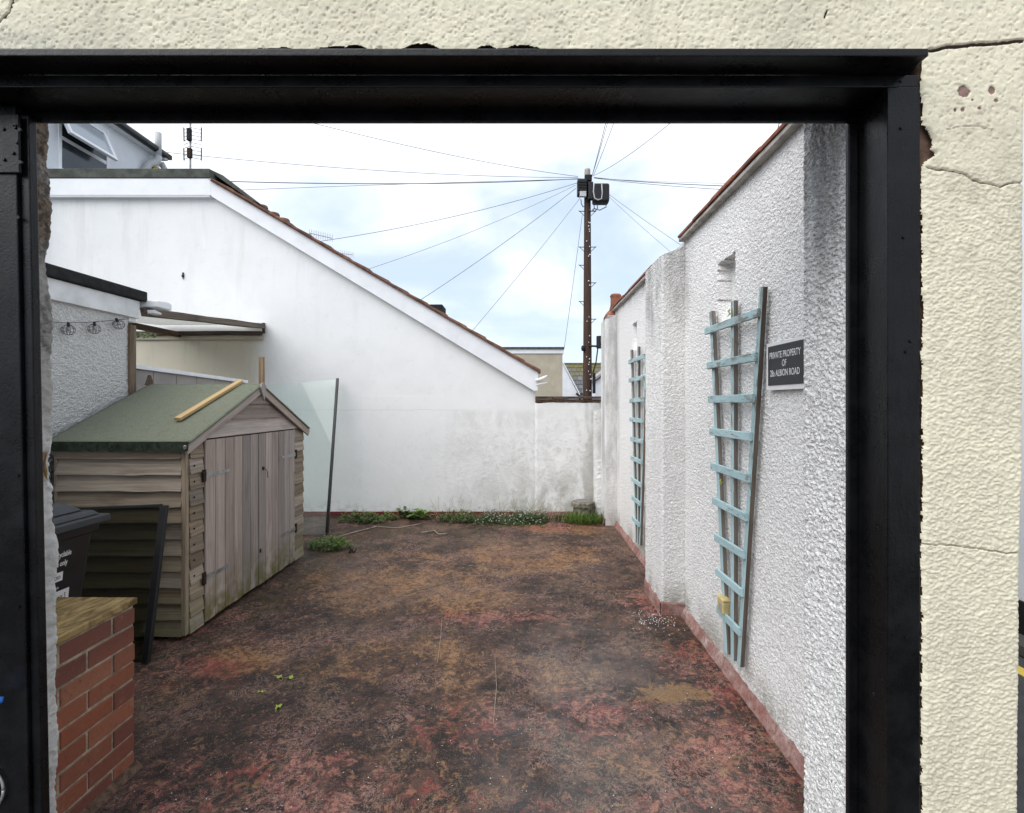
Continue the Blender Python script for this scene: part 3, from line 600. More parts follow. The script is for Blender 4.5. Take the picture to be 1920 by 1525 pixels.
tag(MB().tube([(q.x - .05, 1.34, q.z + .006), (q.x, 1.37, q.z), (q.x + .018, 1.38, q.z - .002)], [.012, .012, .008], 14).build('blue_grip', MAT['blue'], smooth=True), 'blue plastic grip poking in at the left edge of the picture', 'handle')
q = at(-14, 1480, 1.40)
tag(MB().tube([(q.x + .034 * math.cos(t), 1.397, q.z + .05 * math.sin(t)) for t in np.linspace(0, 2 * math.pi, 30)], .0035, 8).build('ring_pull', MAT['steel'], smooth=True), 'thin grey metal ring low on the black gate leaf', 'ring')

# ------------------------------------------------------------------ right hand boundary wall
rw = thing('boundary_wall', (1.2, 4, 0), 'white roughcast boundary wall on the right with terracotta coping', 'wall')
ys = [1.66]
while ys[-1] < 6.62: ys.append(ys[-1] + .0042 + .0021 * max(0, ys[-1] - 1.7))
ys = np.array(ys); zs = np.arange(-.01, 2.705, .0050)
YY, ZZ = np.meshgrid(ys, zs, indexing='ij')
h = roughcast(YY * .9, ZZ, .0070, 21) * .0044 + .010 * (fbm(YY, ZZ, 2.2, 3, 15) - .5)
XX = 1.172 - h
for (a, b, c_, d) in ((2.70, 2.93, 2.00, 2.355), (5.03, 5.22, 2.08, 2.36)):
    jit = .006 * (fbm(YY, ZZ, 30, 2, 8) - .5); ins = (YY + jit > a) & (YY + jit < b) & (ZZ + jit < d) & (ZZ > c_)
    dep = np.clip((ZZ - c_) / .14, 0, 1) * .075
    XX = np.where(ins, 1.172 + dep - .15 * h, XX)
grid_obj('roughcast_face', np.stack([XX, YY, ZZ], -1), None, MAT['rough'], rw)
MB().box(1.262, 1.33, 1.67, 6.7, 0, 2.68).build('core', MAT['cement'], rw)
def rough_pier(name, x0, x1, y0, y1, ztop, slope, seed, amp=.008, step=.0065, rad=.014):
    """pier against the wall: far face, yard face, near face wrapped as one rough sheet"""
    Ls = [x1 - x0, y1 - y0, x1 - x0]; Lt = sum(Ls); nu = int(Lt / step); u = np.linspace(0, Lt, nu)
    pts = []; nr = []
    for t in u:
        if t < Ls[0]: pts.append((x1 - t, y1)); nr.append((0, 1))
        elif t < Ls[0] + Ls[1]: pts.append((x0, y1 - (t - Ls[0]))); nr.append((-1, 0))
        else: pts.append((x0 + (t - Ls[0] - Ls[1]), y0)); nr.append((0, -1))
    pts = np.array(pts); nr = np.array(nr, float)
    k = max(1, int(rad / step)); ker = np.ones(2 * k + 1) / (2 * k + 1)
    for i in range(2):
        pts[:, i] = np.convolve(np.pad(pts[:, i], k, 'edge'), ker, 'valid'); nr[:, i] = np.convolve(np.pad(nr[:, i], k, 'edge'), ker, 'valid')
    zz = np.arange(0, ztop + step, step); A, Z = np.meshgrid(np.arange(nu), zz, indexing='ij'); ul = u[A]
    hh = roughcast(ul, Z, .008, seed) * amp * .65 + .004 * (fbm(ul, Z, 3, 4, seed + 4) - .5)
    X = pts[A, 0] + nr[A, 0] * hh; Y = pts[A, 1] + nr[A, 1] * hh
    top = ztop - slope * np.clip((x1 - X) / (x1 - x0), 0, 1); Z2 = Z * (top / ztop)
    o = grid_obj(name, np.stack([X, Y, Z2], -1), None, MAT['rough'], rw)
    return o
rough_pier('buttress', 1.005, 1.19, 3.54, 4.02, 2.665, .07, 5)
MB().add([(1.02, 3.56, 2.59), (1.20, 3.56, 2.655), (1.20, 4.0, 2.655), (1.02, 4.0, 2.59)], [(0, 1, 2, 3)]).build('buttress_top', MAT['cement'], rw)
rough_pier('end_pillar', 1.03, 1.30, 6.10, 6.45, 2.66, .10, 45, .006)
MB().prism([(6.10, 2.56), (6.45, 2.56), (6.45, 2.62), (6.10, 2.62)], 1.05, 1.28, 'x').build('pillar_top', MAT['cement'], rw, bevel=.02)
rough_pier('rough_nib', .955, 1.12, 6.44, 6.60, 1.50, .10, 95, .022, .011, .05)
# plinth fillet, pinkish cement
def fillet(pts_y, x_wall, name, out=.040, up=.058):
    n = len(pts_y); v = []; f = []
    for i, yv in enumerate(pts_y):
        o = out * (.9 + .2 * random.random()); u_ = up * (.88 + .24 * random.random())
        v += [(x_wall - o, yv, -.004), (x_wall - o * .62, yv, u_ * .35), (x_wall - .012, yv, u_), (x_wall + .01, yv, u_ * 1.0)]
    for i in range(n - 1):
        for j in range(3): a = i * 4 + j; f.append((a, a + 4, a + 5, a + 1))
    return mk(name, v, f, MAT['pinkfillet'], rw, smooth=True)
fillet(np.arange(1.72, 3.56, .05), 1.172, 'plinth_fillet'); fillet(np.arange(4.0, 6.12, .06), 1.172, 'plinth_fillet'); fillet(np.arange(3.545, 4.03, .05), 1.002, 'plinth_fillet', .018, .09)
fillet(np.arange(6.1, 6.46, .06), 1.03, 'plinth_fillet', .03, .08)
MB().prism([(.995, -.004), (1.165, -.004), (1.165, .085), (.997, .095)], 3.522, 3.545, 'y').build('plinth_fillet', MAT['pinkfillet'], rw, bevel=.006)
# coping tiles along the top, each its own piece
def coping(y0, y1, z, L):
    y = y0; i = 0
    while y < y1 - .02:
        e = min(y + L - .006, y1); dz = random.uniform(-.005, .005); t = random.uniform(-.006, .006)
        MB().prism([(1.120, z + dz), (1.30, z + dz + .035), (1.36, z + dz + .035), (1.36, z + dz + .055), (1.29, z + dz + .062), (1.128, z + dz + .026 + t), (1.118, z + dz + .016)], y, e, 'y').build('coping_tile', MAT['coping'], rw, bevel=.002)
        y += L; i += 1
coping(1.72, 3.56, 2.718, .305); coping(4.0, 6.30, 2.708, .305)
MB().box(1.128, 1.31, 1.72, 3.55, 2.690, 2.7165).build('coping_bed', MAT['cement'], rw, bevel=.004); MB().box(1.128, 1.31, 4.02, 6.28, 2.680, 2.7065).build('coping_bed', MAT['cement'], rw, bevel=.004)
MB().lathe([(.16, -.03), (.13, .03), (.085, .08), (.068, .14), (.066, .24), (.075, .26), (.06, .285)], (1.20, 6.33, 2.64), 16).build('finial_tile', MAT['coping'], rw, smooth=True)

# ------------------------------------------------------------------ gable building behind the yard
YB = 6.61
gb = thing('gable_building', (-2.5, YB, 0), 'white rendered gable end with white bargeboard across the back of the yard', 'building')
ap = (-4.17, 4.34); ev = (.17, 1.72)
def slope_z(x): return ap[1] + (x - ap[0]) * (ev[1] - ap[1]) / (ev[0] - ap[0])
poly = [(-6.62, 0), (.17, 0), (.17, 1.72), ap, (-6.62, 4.34)]
MB().prism(poly, YB, YB + 6).build('wall', MAT['back'], gb)
MB().box(-6.62, ap[0] + .02, YB - .075, YB - .003, 4.29, 4.515).build('fascia', MAT['upvc'], gb, bevel=.004)
MB().box(-6.62, ap[0], YB - .07, YB + .2, 4.275, 4.2885).build('soffit', MAT['upvc'], gb)
sl = Vector((ev[0] - ap[0], 0, ev[1] - ap[1])); sl.normalize(); nrm = Vector((-sl.z, 0, sl.x)); nrm = nrm if nrm.z > 0 else -nrm
def sp(t, n): q = Vector((ap[0], 0, ap[1])) + sl * t + nrm * n; return (q.x, q.z)
LS = (Vector((ev[0], 0, ev[1])) - Vector((ap[0], 0, ap[1]))).length
def bz(x): return 4.296 - .6035 * (x + 4.18)
def tz(x): return 4.492 - .5853 * (x + 4.167)
bx0, bx1 = ap[0] + .022, .205
MB().prism([(bx0, bz(bx0)), (bx1 - .05, bz(bx1 - .05)), (bx1, bz(bx1) + .04), (bx1, tz(bx1)), (bx0, tz(bx0))], YB - .08, YB - .055).build('bargeboard', MAT['upvc'], gb, bevel=.003)
MB().prism([(bx0, bz(bx0) + .001), (bx1 - .05, bz(bx1 - .05) + .001), (bx1 - .05, bz(bx1 - .05) + .02), (bx0, bz(bx0) + .02)], YB - .054, YB + .1).build('soffit', MAT['upvc'], gb)
MB().prism([(bx0, tz(bx0) + .012), (bx1, tz(bx1) + .012), (bx1, tz(bx1) + .05), (bx0, tz(bx0) + .05)], YB + .11, YB + 6.2).build('roof', MAT['tile'], gb)
MB().prism([(bx0 - .01, tz(bx0) + .001), (bx1 + .03, tz(bx1 + .03) + .001), (bx1 + .03, tz(bx1 + .03) + .010), (bx0 - .01, tz(bx0) + .010)], YB - .115, YB + .1).build('undercloak', MAT['tile'], gb)
nt = 17; Lt = (bx1 + .03 - bx0) / nt
for i in range(nt):
    xa = bx0 + i * Lt; xb = min(xa + Lt + .05, bx1 + .035); a = random.uniform(-.003, .004)
    MB().prism([(xa, tz(xa) + .013), (xb, tz(xb) + .013 + a), (xb, tz(xb) + .058 + a), (xa, tz(xa) + .038)], YB - .105 + random.uniform(-.006, .006), YB + .10).build('verge_tile', MAT['tile'], gb, bevel=.004)
MB().box(-6.62, ap[0] + .005, YB - .085, YB + .15, 4.517, 4.645).build('felt_kerb', MAT['felt_grey'], gb, bevel=.008)
MB().prism([(-4.85, 4.646), (ap[0] - .06, 4.646), (ap[0] + .02, 4.60), (ap[0] + .42, 4.32), (ap[0] + .60, 4.225), (ap[0] + .55, 4.26), (ap[0] + .12, 4.60), (ap[0] - .06, 4.685), (ap[0] - .25, 4.69), (-4.75, 4.66)], YB + .02, YB + 2.2).build('felt_hip', MAT['felt_grey'], gb)
MB().box(-6.62, ap[0] - .1, YB + .15, YB + 6, 4.46, 4.56).build('flat_roof', MAT['felt_grey'], gb)
for px, py in ((491, 387), (513, 401), (532, 412)):
    q = at(px, py, 7.2); MB().lathe([(.075, -.06), (.085, .0), (.075, .02), (.03, .034)], (q.x, q.y, q.z - .015), 14).build('roof_vent', MAT['tile'], gb, smooth=True)
q = at(816, 580, 9.0); MB().box(q.x - .16, q.x + .15, 8.9, 9.3, q.z - .25, q.z + .07).build('roof_hatch', MAT['felt_black'], gb, bevel=.01)
q = at(343, 518, YB - .01); MB().lathe([(.012, 0), (.014, .01), (.002, .012)], (0, 0, 0), 10).build('wall_plug', MAT['debris'], gb, frame((q.x, YB - .012, q.z), (1, 0, 0), (0, -1, 0)))
MB().add([(q.x - .012, YB - .008, q.z + .05), (q.x + .012, YB - .008, q.z + .05), (q.x + .016, YB - .008, q.z), (q.x, YB - .008, q.z - .05), (q.x - .014, YB - .008, q.z - .01)], [(0, 1, 2, 3, 4)]).build('wall_scar', MAT['debris'], gb)
MB().box(-6.62, .17, YB - .012, YB + .02, 0, .062).build('plinth_band', MAT['redpaint'], gb, bevel=.004)
tag(MB().tube([at(1004, 714, 6.5), at(1014, 712, 6.5), at(1026, 705, 6.5)], [.02, .03, .012], 8).tube([at(1006, 722, 6.5), at(1026, 718, 6.5)], [.014, .008], 6).build('gutter_bracket', MAT['upvc_dirty']), 'broken white gutter bracket at the foot of the bargeboard', 'gutter bracket')

# low back wall to the right of the gable
bw = thing('low_back_wall', (.6, YB, 0), 'low stained white wall between gable and right boundary, dark capping', 'wall')
zs2 = np.arange(0, 1.565, .014); xs2 = np.arange(.15, 1.24, .014); A, Bz = np.meshgrid(xs2, zs2, indexing='ij')
top_edge = 1.555 - .03 * fbm(A, A * 0, 9, 3, 5); Bz2 = Bz * top_edge / 1.565
grid_obj('wall_face', np.stack([A, YB - .018 - .02 * (fbm(A, Bz, 3, 4, 3) - .3) + .02 * np.exp(-((A - .16) / .02) ** 2), Bz2], -1), None, MAT['back'], bw)
MB().box(.16, 1.24, YB + .005, YB + .22, 0, 1.54).build('core', MAT['substrate'], bw)
for i in range(4):
    MB().box(.17 + i * .235, .17 + i * .235 + .229, YB - .055 + random.uniform(-.006, .006), YB + .25, 1.578 + random.uniform(-.003, .003), 1.612).build('coping_slab', MAT['slatecap'], bw, bevel=.004)
MB().box(.172, 1.1, YB - .03, YB + .23, 1.541, 1.5745).build('capping_bed', MAT['substrate'], bw, bevel=.004)
MB().box(.17, 1.0, YB - .042, YB - .02, 0, .07).build('plinth_band', MAT['pinkfillet'], bw, bevel=.006)

# ------------------------------------------------------------------ pebbledash extension on the left
ex = thing('extension', (-4.2, 2.8, 0), 'low flat roofed pebbledashed extension with black felt roof edge, far left', 'building')
ys = np.arange(1.72, 3.885, .0058); zs = np.arange(0, 2.24, .0058); YY, ZZ = np.meshgrid(ys, zs, indexing='ij')
MAT['pebble'] = roughcast_mat('grey_pebbledash', base=(.70, .695, .675), dirt_and_shade=(.24, .235, .22))
XX = -3.112 + .006 * roughcast(YY, ZZ, .0095, 61) + .012 * (fbm(YY, ZZ, 2, 3, 2) - .5)
XX = XX - .018 * np.clip((YY - 3.865) / .02, 0, 1)
grid_obj('pebbledash_wall', np.stack([XX, YY, ZZ], -1), None, MAT['pebble'], ex)
MB().box(-5.6, -3.125, 1.72, 3.87, 0, 2.24).build('core', MAT['cement'], ex)
MB().box(-3.11, -3.085, 1.72, 3.955, 2.205, 2.345).build('fascia', MAT['upvc_dirty'], ex, bevel=.003); MB().box(-3.3, -3.111, 3.875, 3.95, 2.17, 2.34).build('fascia_end', MAT['upvc_dirty'], ex, bevel=.003)
MB().box(-5.7, -3.115, 1.72, 3.94, 2.242, 2.36).build('roof', MAT['felt_black'], ex); MB().box(-3.2, -3.055, 1.72, 4.00, 2.349, 2.43).build('felt_edge', MAT['felt_black'], ex, bevel=.012, seg=2)
# three wire cage lamps strung along the wall
lw = [at(97, 603, 3.20), at(121, 606, 3.31), at(171, 604, 3.52), at(210, 600, 3.73), at(238, 598, 3.84)]
tag(MB().tube([Vector((-3.085, p.y, p.z)) for p in lw], .0025, 5).build('lamp_string', MAT['wire']), 'thin wire strung across the pebbledash wall under the fascia', 'wire')
lampnames = ['wire cage lamp on pebbledash wall, leftmost of three', 'wire cage lamp on pebbledash wall, middle of three', 'tilted wire cage lamp on pebbledash wall, nearest the post']
for i, (px, py) in enumerate(((124, 619), (173, 617), (219, 609))):
    Y_ = 3.08 * FPX / (980 - px); q = at(px, py, Y_); q.x = -3.065; tl = .5 if i == 2 else 0.0
    t = thing('cage_lamp', q, lampnames[i], 'lamp', 'wire cage lamps on the pebbledash wall')
    rot = Matrix.Translation(q) @ Matrix.Rotation(tl, 4, 'X'); rr = .038
    m = MB()
    for k in range(6):
        a = k * math.pi / 6; m.tube([(rr * math.cos(u) * math.cos(a), rr * math.cos(u) * math.sin(a), .9 * rr * math.sin(u)) for u in np.linspace(0, 2 * math.pi, 17)], .0011, 4, cap=False)
    for zc in (-.3, .3): m.tube([(rr * .95 * math.cos(u), rr * .95 * math.sin(u), zc * rr) for u in np.linspace(0, 2 * math.pi, 17)], .0011, 4, cap=False)
    m.build('cage', MAT['wire'], t, rot)
    MB().lathe([(.006, .052), (.009, .045), (.009, .024), (.005, .02)], (0, 0, 0), 8).build('socket', MAT['frame_black'], t, rot)
    MB().lathe([(.003, .024), (.008, .014), (.009, .004), (.004, -.006)], (0, 0, 0), 10).build('bulb', MAT['sash_glass'], t, rot, smooth=True)

# ------------------------------------------------------------------ lean-to between extension and gable
lt = thing('lean_to', (-4, 5.2, 0), 'white sheet lean-to roof with weathered edge beam against the gable', 'lean-to')
A0, A1 = Vector((-3.10, 3.98, 2.262)), Vector((-3.49, 6.56, 2.545))
nn = 60; v = []; f = []
for i in range(nn + 1):
    s_ = i / nn; ra = A0.lerp(A1, 1 - s_) if False else None
for i in range(nn + 1):
    for j in range(9):
        s_ = i / nn; t = j / 8; p = A0.lerp(A1, t); p = p + Vector((-1.35 * s_ - .01, 0, .035 + .012 * math.sin(i * 2.1) + (.02 * s_) * (1 - t))); v.append(p)
for i in range(nn):
    for j in range(8): a = i * 9 + j; f.append((a, a + 1, a + 10, a + 9))
MAT['sheet'] = leaf_mat('translucent_white_sheet', (.78, .78, .76), (.84, .84, .82)); MAT['sheet'].node_tree.nodes['Mix Shader'].inputs[0].default_value = .6
o = mk('roof_sheet', v, f, MAT['sheet'], lt, smooth=True); md = o.modifiers.new('thick', 'SOLIDIFY'); md.thickness = .004
bar('edge_beam', A0, A1, .062, .05, (1, 0, .1), MAT['wood_old'], lt, n=6, wav=.004, seed=3)
bar('rear_beam', (-4.63, 3.9, 2.44), (-4.63, 6.58, 2.44), .07, .05, (1, 0, 0), MAT['wood_old'], lt)
bar('wall_plate', (-5.4, 6.60, 2.46), (-3.50, 6.60, 2.46), .05, .05, (0, -1, 0), MAT['wood_old'], lt, n=5, wav=.004, seed=4)
bar('trim_board', (-5.4, 6.605, 2.40), (-3.49, 6.605, 2.40), .055, .02, (0, -1, 0), MAT['beige'], lt)
bar('end_block', (-3.48, 6.607, 2.46), (-3.48, 6.607, 2.60), .03, .03, (0, -1, 0), MAT['wood_old'], lt)
bar('end_block', (-3.72, 6.607, 2.585), (-3.47, 6.607, 2.585), .03, .03, (0, -1, 0), MAT['grey_pipe'], lt)
bar('post', (-3.125, 3.925, 0), (-3.125, 3.925, 2.145), .072, .06, (0, -1, 0), MAT['wood_post'], lt, n=5, wav=.002)
pp = at(287, 578, 4.05)
tag(MB().prism([(3.99, 2.305), (4.15, 2.305), (4.15, 2.36), (4.10, 2.372), (3.99, 2.36)], -3.13, -2.965, 'x').build('gutter_end', MAT['upvc'], bevel=.012, seg=3), 'white plastic gutter end resting on the lean-to corner', 'gutter')
tag(MB().prism([(3.99, 2.252), (4.07, 2.252), (4.07, 2.272), (3.99, 2.285)], -3.10, -2.99, 'x').build('gutter_bracket', MAT['upvc_dirty'], bevel=.006), 'small white plastic bracket below the gutter end', 'gutter bracket')
# grey board fence with white capping behind the shed
fn = thing('board_fence', (-3.2, 4.8, 0), 'grey brown board fence with white capping rail behind the shed', 'fence')
F0, F1 = (3.99, 1.812), (5.70, 1.752)
for i in range(6):
    a = F0[0] + (F1[0] - F0[0]) * i / 6; b = F0[0] + (F1[0] - F0[0]) * (i + 1) / 6 - .006; za = F0[1] + (F1[1] - F0[1]) * i / 6; zb = F0[1] + (F1[1] - F0[1]) * (i + 1) / 6
    MB().prism([(a, 0), (b, 0), (b, zb), (a, za)], -3.235, -3.215, 'x').build('board', MAT['grey_brown'], fn, bevel=.002)
bar('capping_rail', (-3.225, F0[0], F0[1] + .018), (-3.225, F1[0], F1[1] + .018), .035, .035, (1, 0, 0), MAT['upvc'], fn)
st = at(492, 670, 5.05)
tag(bar('timber_stake', (st.x + .01, 5.05, 0), (st.x, 5.05, st.z), .052, .03, (0, -1, 0), MAT['wood_post'], n=4, wav=.002), 'upright timber stake sticking up behind the shed apex', 'stake')
# creeper leaves peeping under lean-to roof
m = MB()
for i in range(40):
    c = Vector((random.uniform(-5.2, -4.85), random.uniform(6.3, 6.5), random.uniform(2.38, 2.46))); s_ = random.uniform(.02, .035); a = random.uniform(0, 6.28)
    d = Vector((math.cos(a), math.sin(a) * .4, math.sin(a))) * s_; e = Vector((-math.sin(a), .3, math.cos(a))) * s_ * .5
    m.add([c - d, c + e, c + d, c - e], [(0, 1, 2, 3)])
tag(m.build('creeper', MAT['creeper_foliage']), 'dark green creeper leaves under the lean-to roof', 'creeper')

# ------------------------------------------------------------------ white house upper left
hs = thing('white_house', (-8, 8, 0), 'tall white house with open top hung window beyond the flat roof', 'house')
HX = -6.66
MB().box(-11, HX, 6.3, 9.0, 0, 6.03).build('wall', MAT['house_white'], hs)
MB().prism([(-11.2, 6.4), (HX + .16, 6.02), (HX + .16, 6.10), (-11.2, 8.6)], 6.2, 9.1).build('roof', MAT['slatecap'], hs)
MB().box(HX + .001, HX + .12, 6.3, 9.05, 5.98, 6.02).build('soffit', MAT['upvc'], hs)
MB().tube([(HX + .14, 6.3, 6.04), (HX + .14, 8.93, 6.04)], .062, 12).build('gutter', MAT['frame_black'], hs, smooth=True)
w0, w1, wz0, wz1 = 7.03, 7.90, 4.86, 5.90
wd = MB().box(HX - .06, HX + .012, w0, w0 + .055, wz0, wz1).box(HX - .06, HX + .012, w1 - .055, w1, wz0, wz1).box(HX - .06, HX + .012, w0 + .056, w1 - .056, wz0, wz0 + .06).box(HX - .06, HX + .012, w0 + .056, w1 - .056, wz1 - .06, wz1).box(HX - .06, HX + .010, w0 + .056, w1 - .056, 5.33, 5.385).build('window', MAT['upvc'], hs, bevel=.004)
MB().box(HX + .002, HX + .006, w0 + .056, w1 - .056, wz0 + .061, 5.329).build('pane', MAT['window_glass'], wd)
MB().box(HX + .001, HX + .004, w0 + .056, w1 - .056, 5.386, wz1 - .061).build('dark_opening', MAT['window_glass'], wd)
MB().box(HX + .001, HX + .09, w0 - .04, w1 + .04, wz0 - .045, wz0 - .002).build('sill', MAT['upvc'], wd, bevel=.005)
hm = Matrix.Translation((HX + .02, 0, 5.80)) @ Matrix.Rotation(R(-24), 4, 'Y') @ Matrix.Translation((-(HX + .02), 0, -5.80))
ss = MB().box(HX + .015, HX + .06, w0 - .08, w0 - .025, 5.30, 5.80).box(HX + .015, HX + .06, w1 - .185, w1 - .13, 5.30, 5.80).box(HX + .015, HX + .06, w0 - .024, w1 - .186, 5.30, 5.355).box(HX + .015, HX + .06, w0 - .024, w1 - .186, 5.745, 5.80).build('open_sash', MAT['upvc'], wd, hm, bevel=.004)
MB().box(HX + .03, HX + .036, w0 - .024, w1 - .186, 5.356, 5.744).build('pane', MAT['sash_glass'], ss, hm)
q = at(293, 250, 8.75)
MB().tube([(HX + .16, 8.75, 5.9), (HX + .16, 8.75, 6.34)], .052, 14).build('soil_pipe', MAT['grey_pipe'], hs, smooth=True)
MB().tube([(HX + .16, 8.75, 5.92), (HX + .15, 8.74, 5.82), (HX + .10, 8.62, 5.72), (HX + .08, 8.56, 5.6), (HX + .08, 8.56, 3)], .06, 12).build('pipe_bend', MAT['grey_pipe'], hs, smooth=True)
MB().tube([(HX + .12, 8.72, 3), (HX + .12, 8.72, 5.72)], .048, 12).build('yellow_pipe', MAT['yellow_pipe'], hs, smooth=True)
MB().tube([(HX + .12, 8.86, 3), (HX + .12, 8.86, 5.74)], .04, 12).build('downpipe', MAT['frame_black'], hs, smooth=True)
MB().tube([(HX + .14, 8.85, 5.85), (HX + .16, 9.1, 5.60), (HX + .3, 9.8, 5.15), (HX + .4, 10.3, 4.8)], .05, 12).build('waste_pipe', MAT['grey_pipe'], hs, smooth=True)
# aerials
an = thing('grid_aerial', at(357, 318, 8.8), 'grid television aerial on a mast above the flat roof', 'aerial')
q = at(357, 318, 8.8); z0 = q.z - .3
MB().tube([(q.x, 8.8, z0), (q.x, 8.8, z0 + 1.15)], .016, 8).build('mast', MAT['steel'], an)
m = MB()
for cz in (at(0, 244, 8.8).z, at(0, 262, 8.8).z, at(0, 290, 8.8).z):
    pass
for k in range(9):
    zz = at(0, 240 + k * 7, 8.8).z
    m.tube([(q.x - .155, 8.86, zz), (q.x - .03, 8.80, zz), (q.x + .03, 8.80, zz), (q.x + .155, 8.86, zz)], .005, 5)
m.build('reflector_rods', MAT['steel'], an)
for sx in (-1, 1): MB().tube([(q.x + sx * .155, 8.86, at(0, 298, 8.8).z), (q.x + sx * .16, 8.86, at(0, 275, 8.8).z)], .010, 6).tube([(q.x + sx * .155, 8.86, at(0, 262, 8.8).z), (q.x + sx * .16, 8.86, at(0, 236, 8.8).z)], .010, 6).build('side_rod', MAT['wire'], an)
MB().box(q.x - .035, q.x + .035, 8.74, 8.80, at(0, 266, 8.8).z, at(0, 243, 8.8).z).build('dipole_box', MAT['felt_black'], an, bevel=.008); MB().box(q.x - .03, q.x + .045, 8.74, 8.80, at(0, 298, 8.8).z, at(0, 280, 8.8).z).build('dipole_box', MAT['rust'], an, bevel=.008)
def yagi(px, py, px2, py2, Y, label, n):
    a, b = at(px, py, Y), at(px2, py2, Y); t = thing('yagi_aerial', a, label, 'aerial')
    MB().tube([a, b], .012, 6).build('boom', MAT['steel'], t); MB().tube([a + Vector((.02, 0, .0)), a + Vector((.02, 0, -.9))], .016, 6).build('mast', MAT['steel'], t)
    for k in range(n):
        c = a.lerp(b, k / (n - 1)); MB().tube([c + Vector((0, 0, -.10)), c + Vector((0, 0, .10))], .006, 5).build('element', MAT['steel'], t)
yagi(580, 437, 623, 447, 13.0, 'rod aerial rising behind the tiled roof slope, larger of two', 11); yagi(630, 474, 662, 478, 16.0, 'small faint rod aerial behind the tiled roof slope', 9)

# ------------------------------------------------------------------ telegraph pole and cables
PY_, PX_ = 15.0, 1.98
tp = thing('telegraph_pole', (PX_, PY_, 0), 'brown wooden telegraph pole with black junction boxes', 'telegraph pole')
zt = at(0, 318, PY_).z
nseg = 14; zz = [zt * i / nseg for i in range(nseg + 1)]
def vbar(name, x, y, z0, z1, r0, r1, mat):
    n = 12; m = MB(); k = 10
    m.lathe([(r0 + (r1 - r0) * i / k, (z1 - z0) * i / k) for i in range(k + 1)], (0, 0, 0), n)
    o = m.build(name, mat, tp, None, smooth=True)
    for vv in o.data.vertices: vv.co = Vector((vv.co.z, vv.co.x, vv.co.y))
    o.matrix_basis = frame((x, y, z0), (0, 0, 1), (0, -1, 0)); return o
vbar('shaft', PX_, PY_, 0, zt - .45, .150, .098, MAT['pole']); vbar('bare_top', PX_, PY_, zt - .45, zt, .0975, .088, MAT['pole_grey'])
def pz(py): return at(0, py, PY_).z
def pxx(px): return at(px, 0, PY_).x
m = MB().box(pxx(1081), pxx(1099), 14.72, 14.98, pz(372), pz(342)); m.build('junction_box', MAT['plastic_black'], tp, bevel=.05, seg=3)
for k in range(4): MB().box(pxx(1080.5), pxx(1098), 14.70, 14.72, pz(350 + k * 5), pz(348 + k * 5)).build('box_rib', MAT['felt_black'], tp)
MB().box(pxx(1085), pxx(1097), 14.70, 14.80, pz(376), pz(366)).build('terminal_plate', MAT['grey_pipe'], tp, bevel=.01)
MB().box(pxx(1095), pxx(1108), 14.76, 14.9, pz(345), pz(334)).build('bracket', MAT['felt_black'], tp, bevel=.01)
MB().box(pxx(1101), pxx(1110), 14.72, 14.88, pz(380), pz(348)).build('junction_box', MAT['plastic_black'], tp, bevel=.02, seg=2)
m = MB().box(pxx(1110), pxx(1140), 14.70, 15.05, pz(385), pz(351)); m.build('junction_box', MAT['plastic_black'], tp, bevel=.07, seg=3)
MB().tube([(pxx(1125), 14.69, pz(352)), (pxx(1126), 14.68, pz(370)), (pxx(1125), 14.69, pz(381)), (pxx(1118), 14.69, pz(383)), (pxx(1112), 14.69, pz(380)), (pxx(1110), 14.69, pz(368)), (pxx(1111), 14.69, pz(352))], .02, 6).build('box_rim', MAT['grey_pipe'], tp, smooth=True)
for (a, b, c_) in ((1112, 386, 1104), (1118, 386, 1110), (1134, 384, 1112), (1088, 378, 1096)):
    MB().tube([(pxx(a), 14.85, pz(b)), (pxx(a + 1), 14.85, pz(b + 8)), (pxx((a + c_) / 2), 14.85, pz(b + 14)), (pxx(c_), 14.88, pz(b + 10))], .015, 6).build('tail_cable', MAT['cable_dark'], tp, smooth=True)
for (py, sd) in ((397, -1), (397, 1), (464, -1), (464, 1), (498, -1), (531, 1), (566, -1), (599, 1)):
    e = PX_ + sd * .26; MB().tube([(PX_ + sd * .09, PY_ - .02, pz(py)), (e, PY_ - .02, pz(py)), (e, PY_ - .02, pz(py - 1.5))], .012, 6).tube([(e - sd * .02, PY_ - .02, pz(py)), (PX_ + sd * .11, PY_ - .02, pz(py + 8))], .009, 5).build('step_iron', MAT['rust'], tp)
for py in sorted(random.sample(range(412, 735), 24)):
    a = random.uniform(-.06, .07); MB().box(PX_ + a, PX_ + a + random.uniform(.015, .04), PY_ - .150, PY_ - .09, pz(py + .9), pz(py - .9)).build('cable_clip', MAT['print_white'], tp)
MB().tube([(pxx(1121.5), 14.8, pz(655)), (pxx(1121.5), 14.8, pz(632))], .085, 14).build('splice_canister', MAT['plastic_black'], tp, smooth=False, bevel=.015)
MB().tube([(pxx(1104), 14.85, pz(650)), (pxx(1121), 14.8, pz(651))], .03, 8).tube([(pxx(1119), 14.8, pz(655)), (pxx(1116), 14.82, pz(680)), (pxx(1110), 14.86, pz(702))], .02, 8).build('canister_arm', MAT['plastic_black'], tp)
MB().lathe([(.05, -.08), (.07, 0), (.05, .08)], (pxx(1093), 14.9, pz(654)), 12).build('hook', MAT['felt_black'], tp, smooth=True)
MB().box(pxx(1110), pxx(1115), 14.8, 14.92, pz(738), pz(700)).build('cable_guard', MAT['felt_black'], tp, bevel=.01)
HEAD = (pxx(1101), 14.9, pz(336))
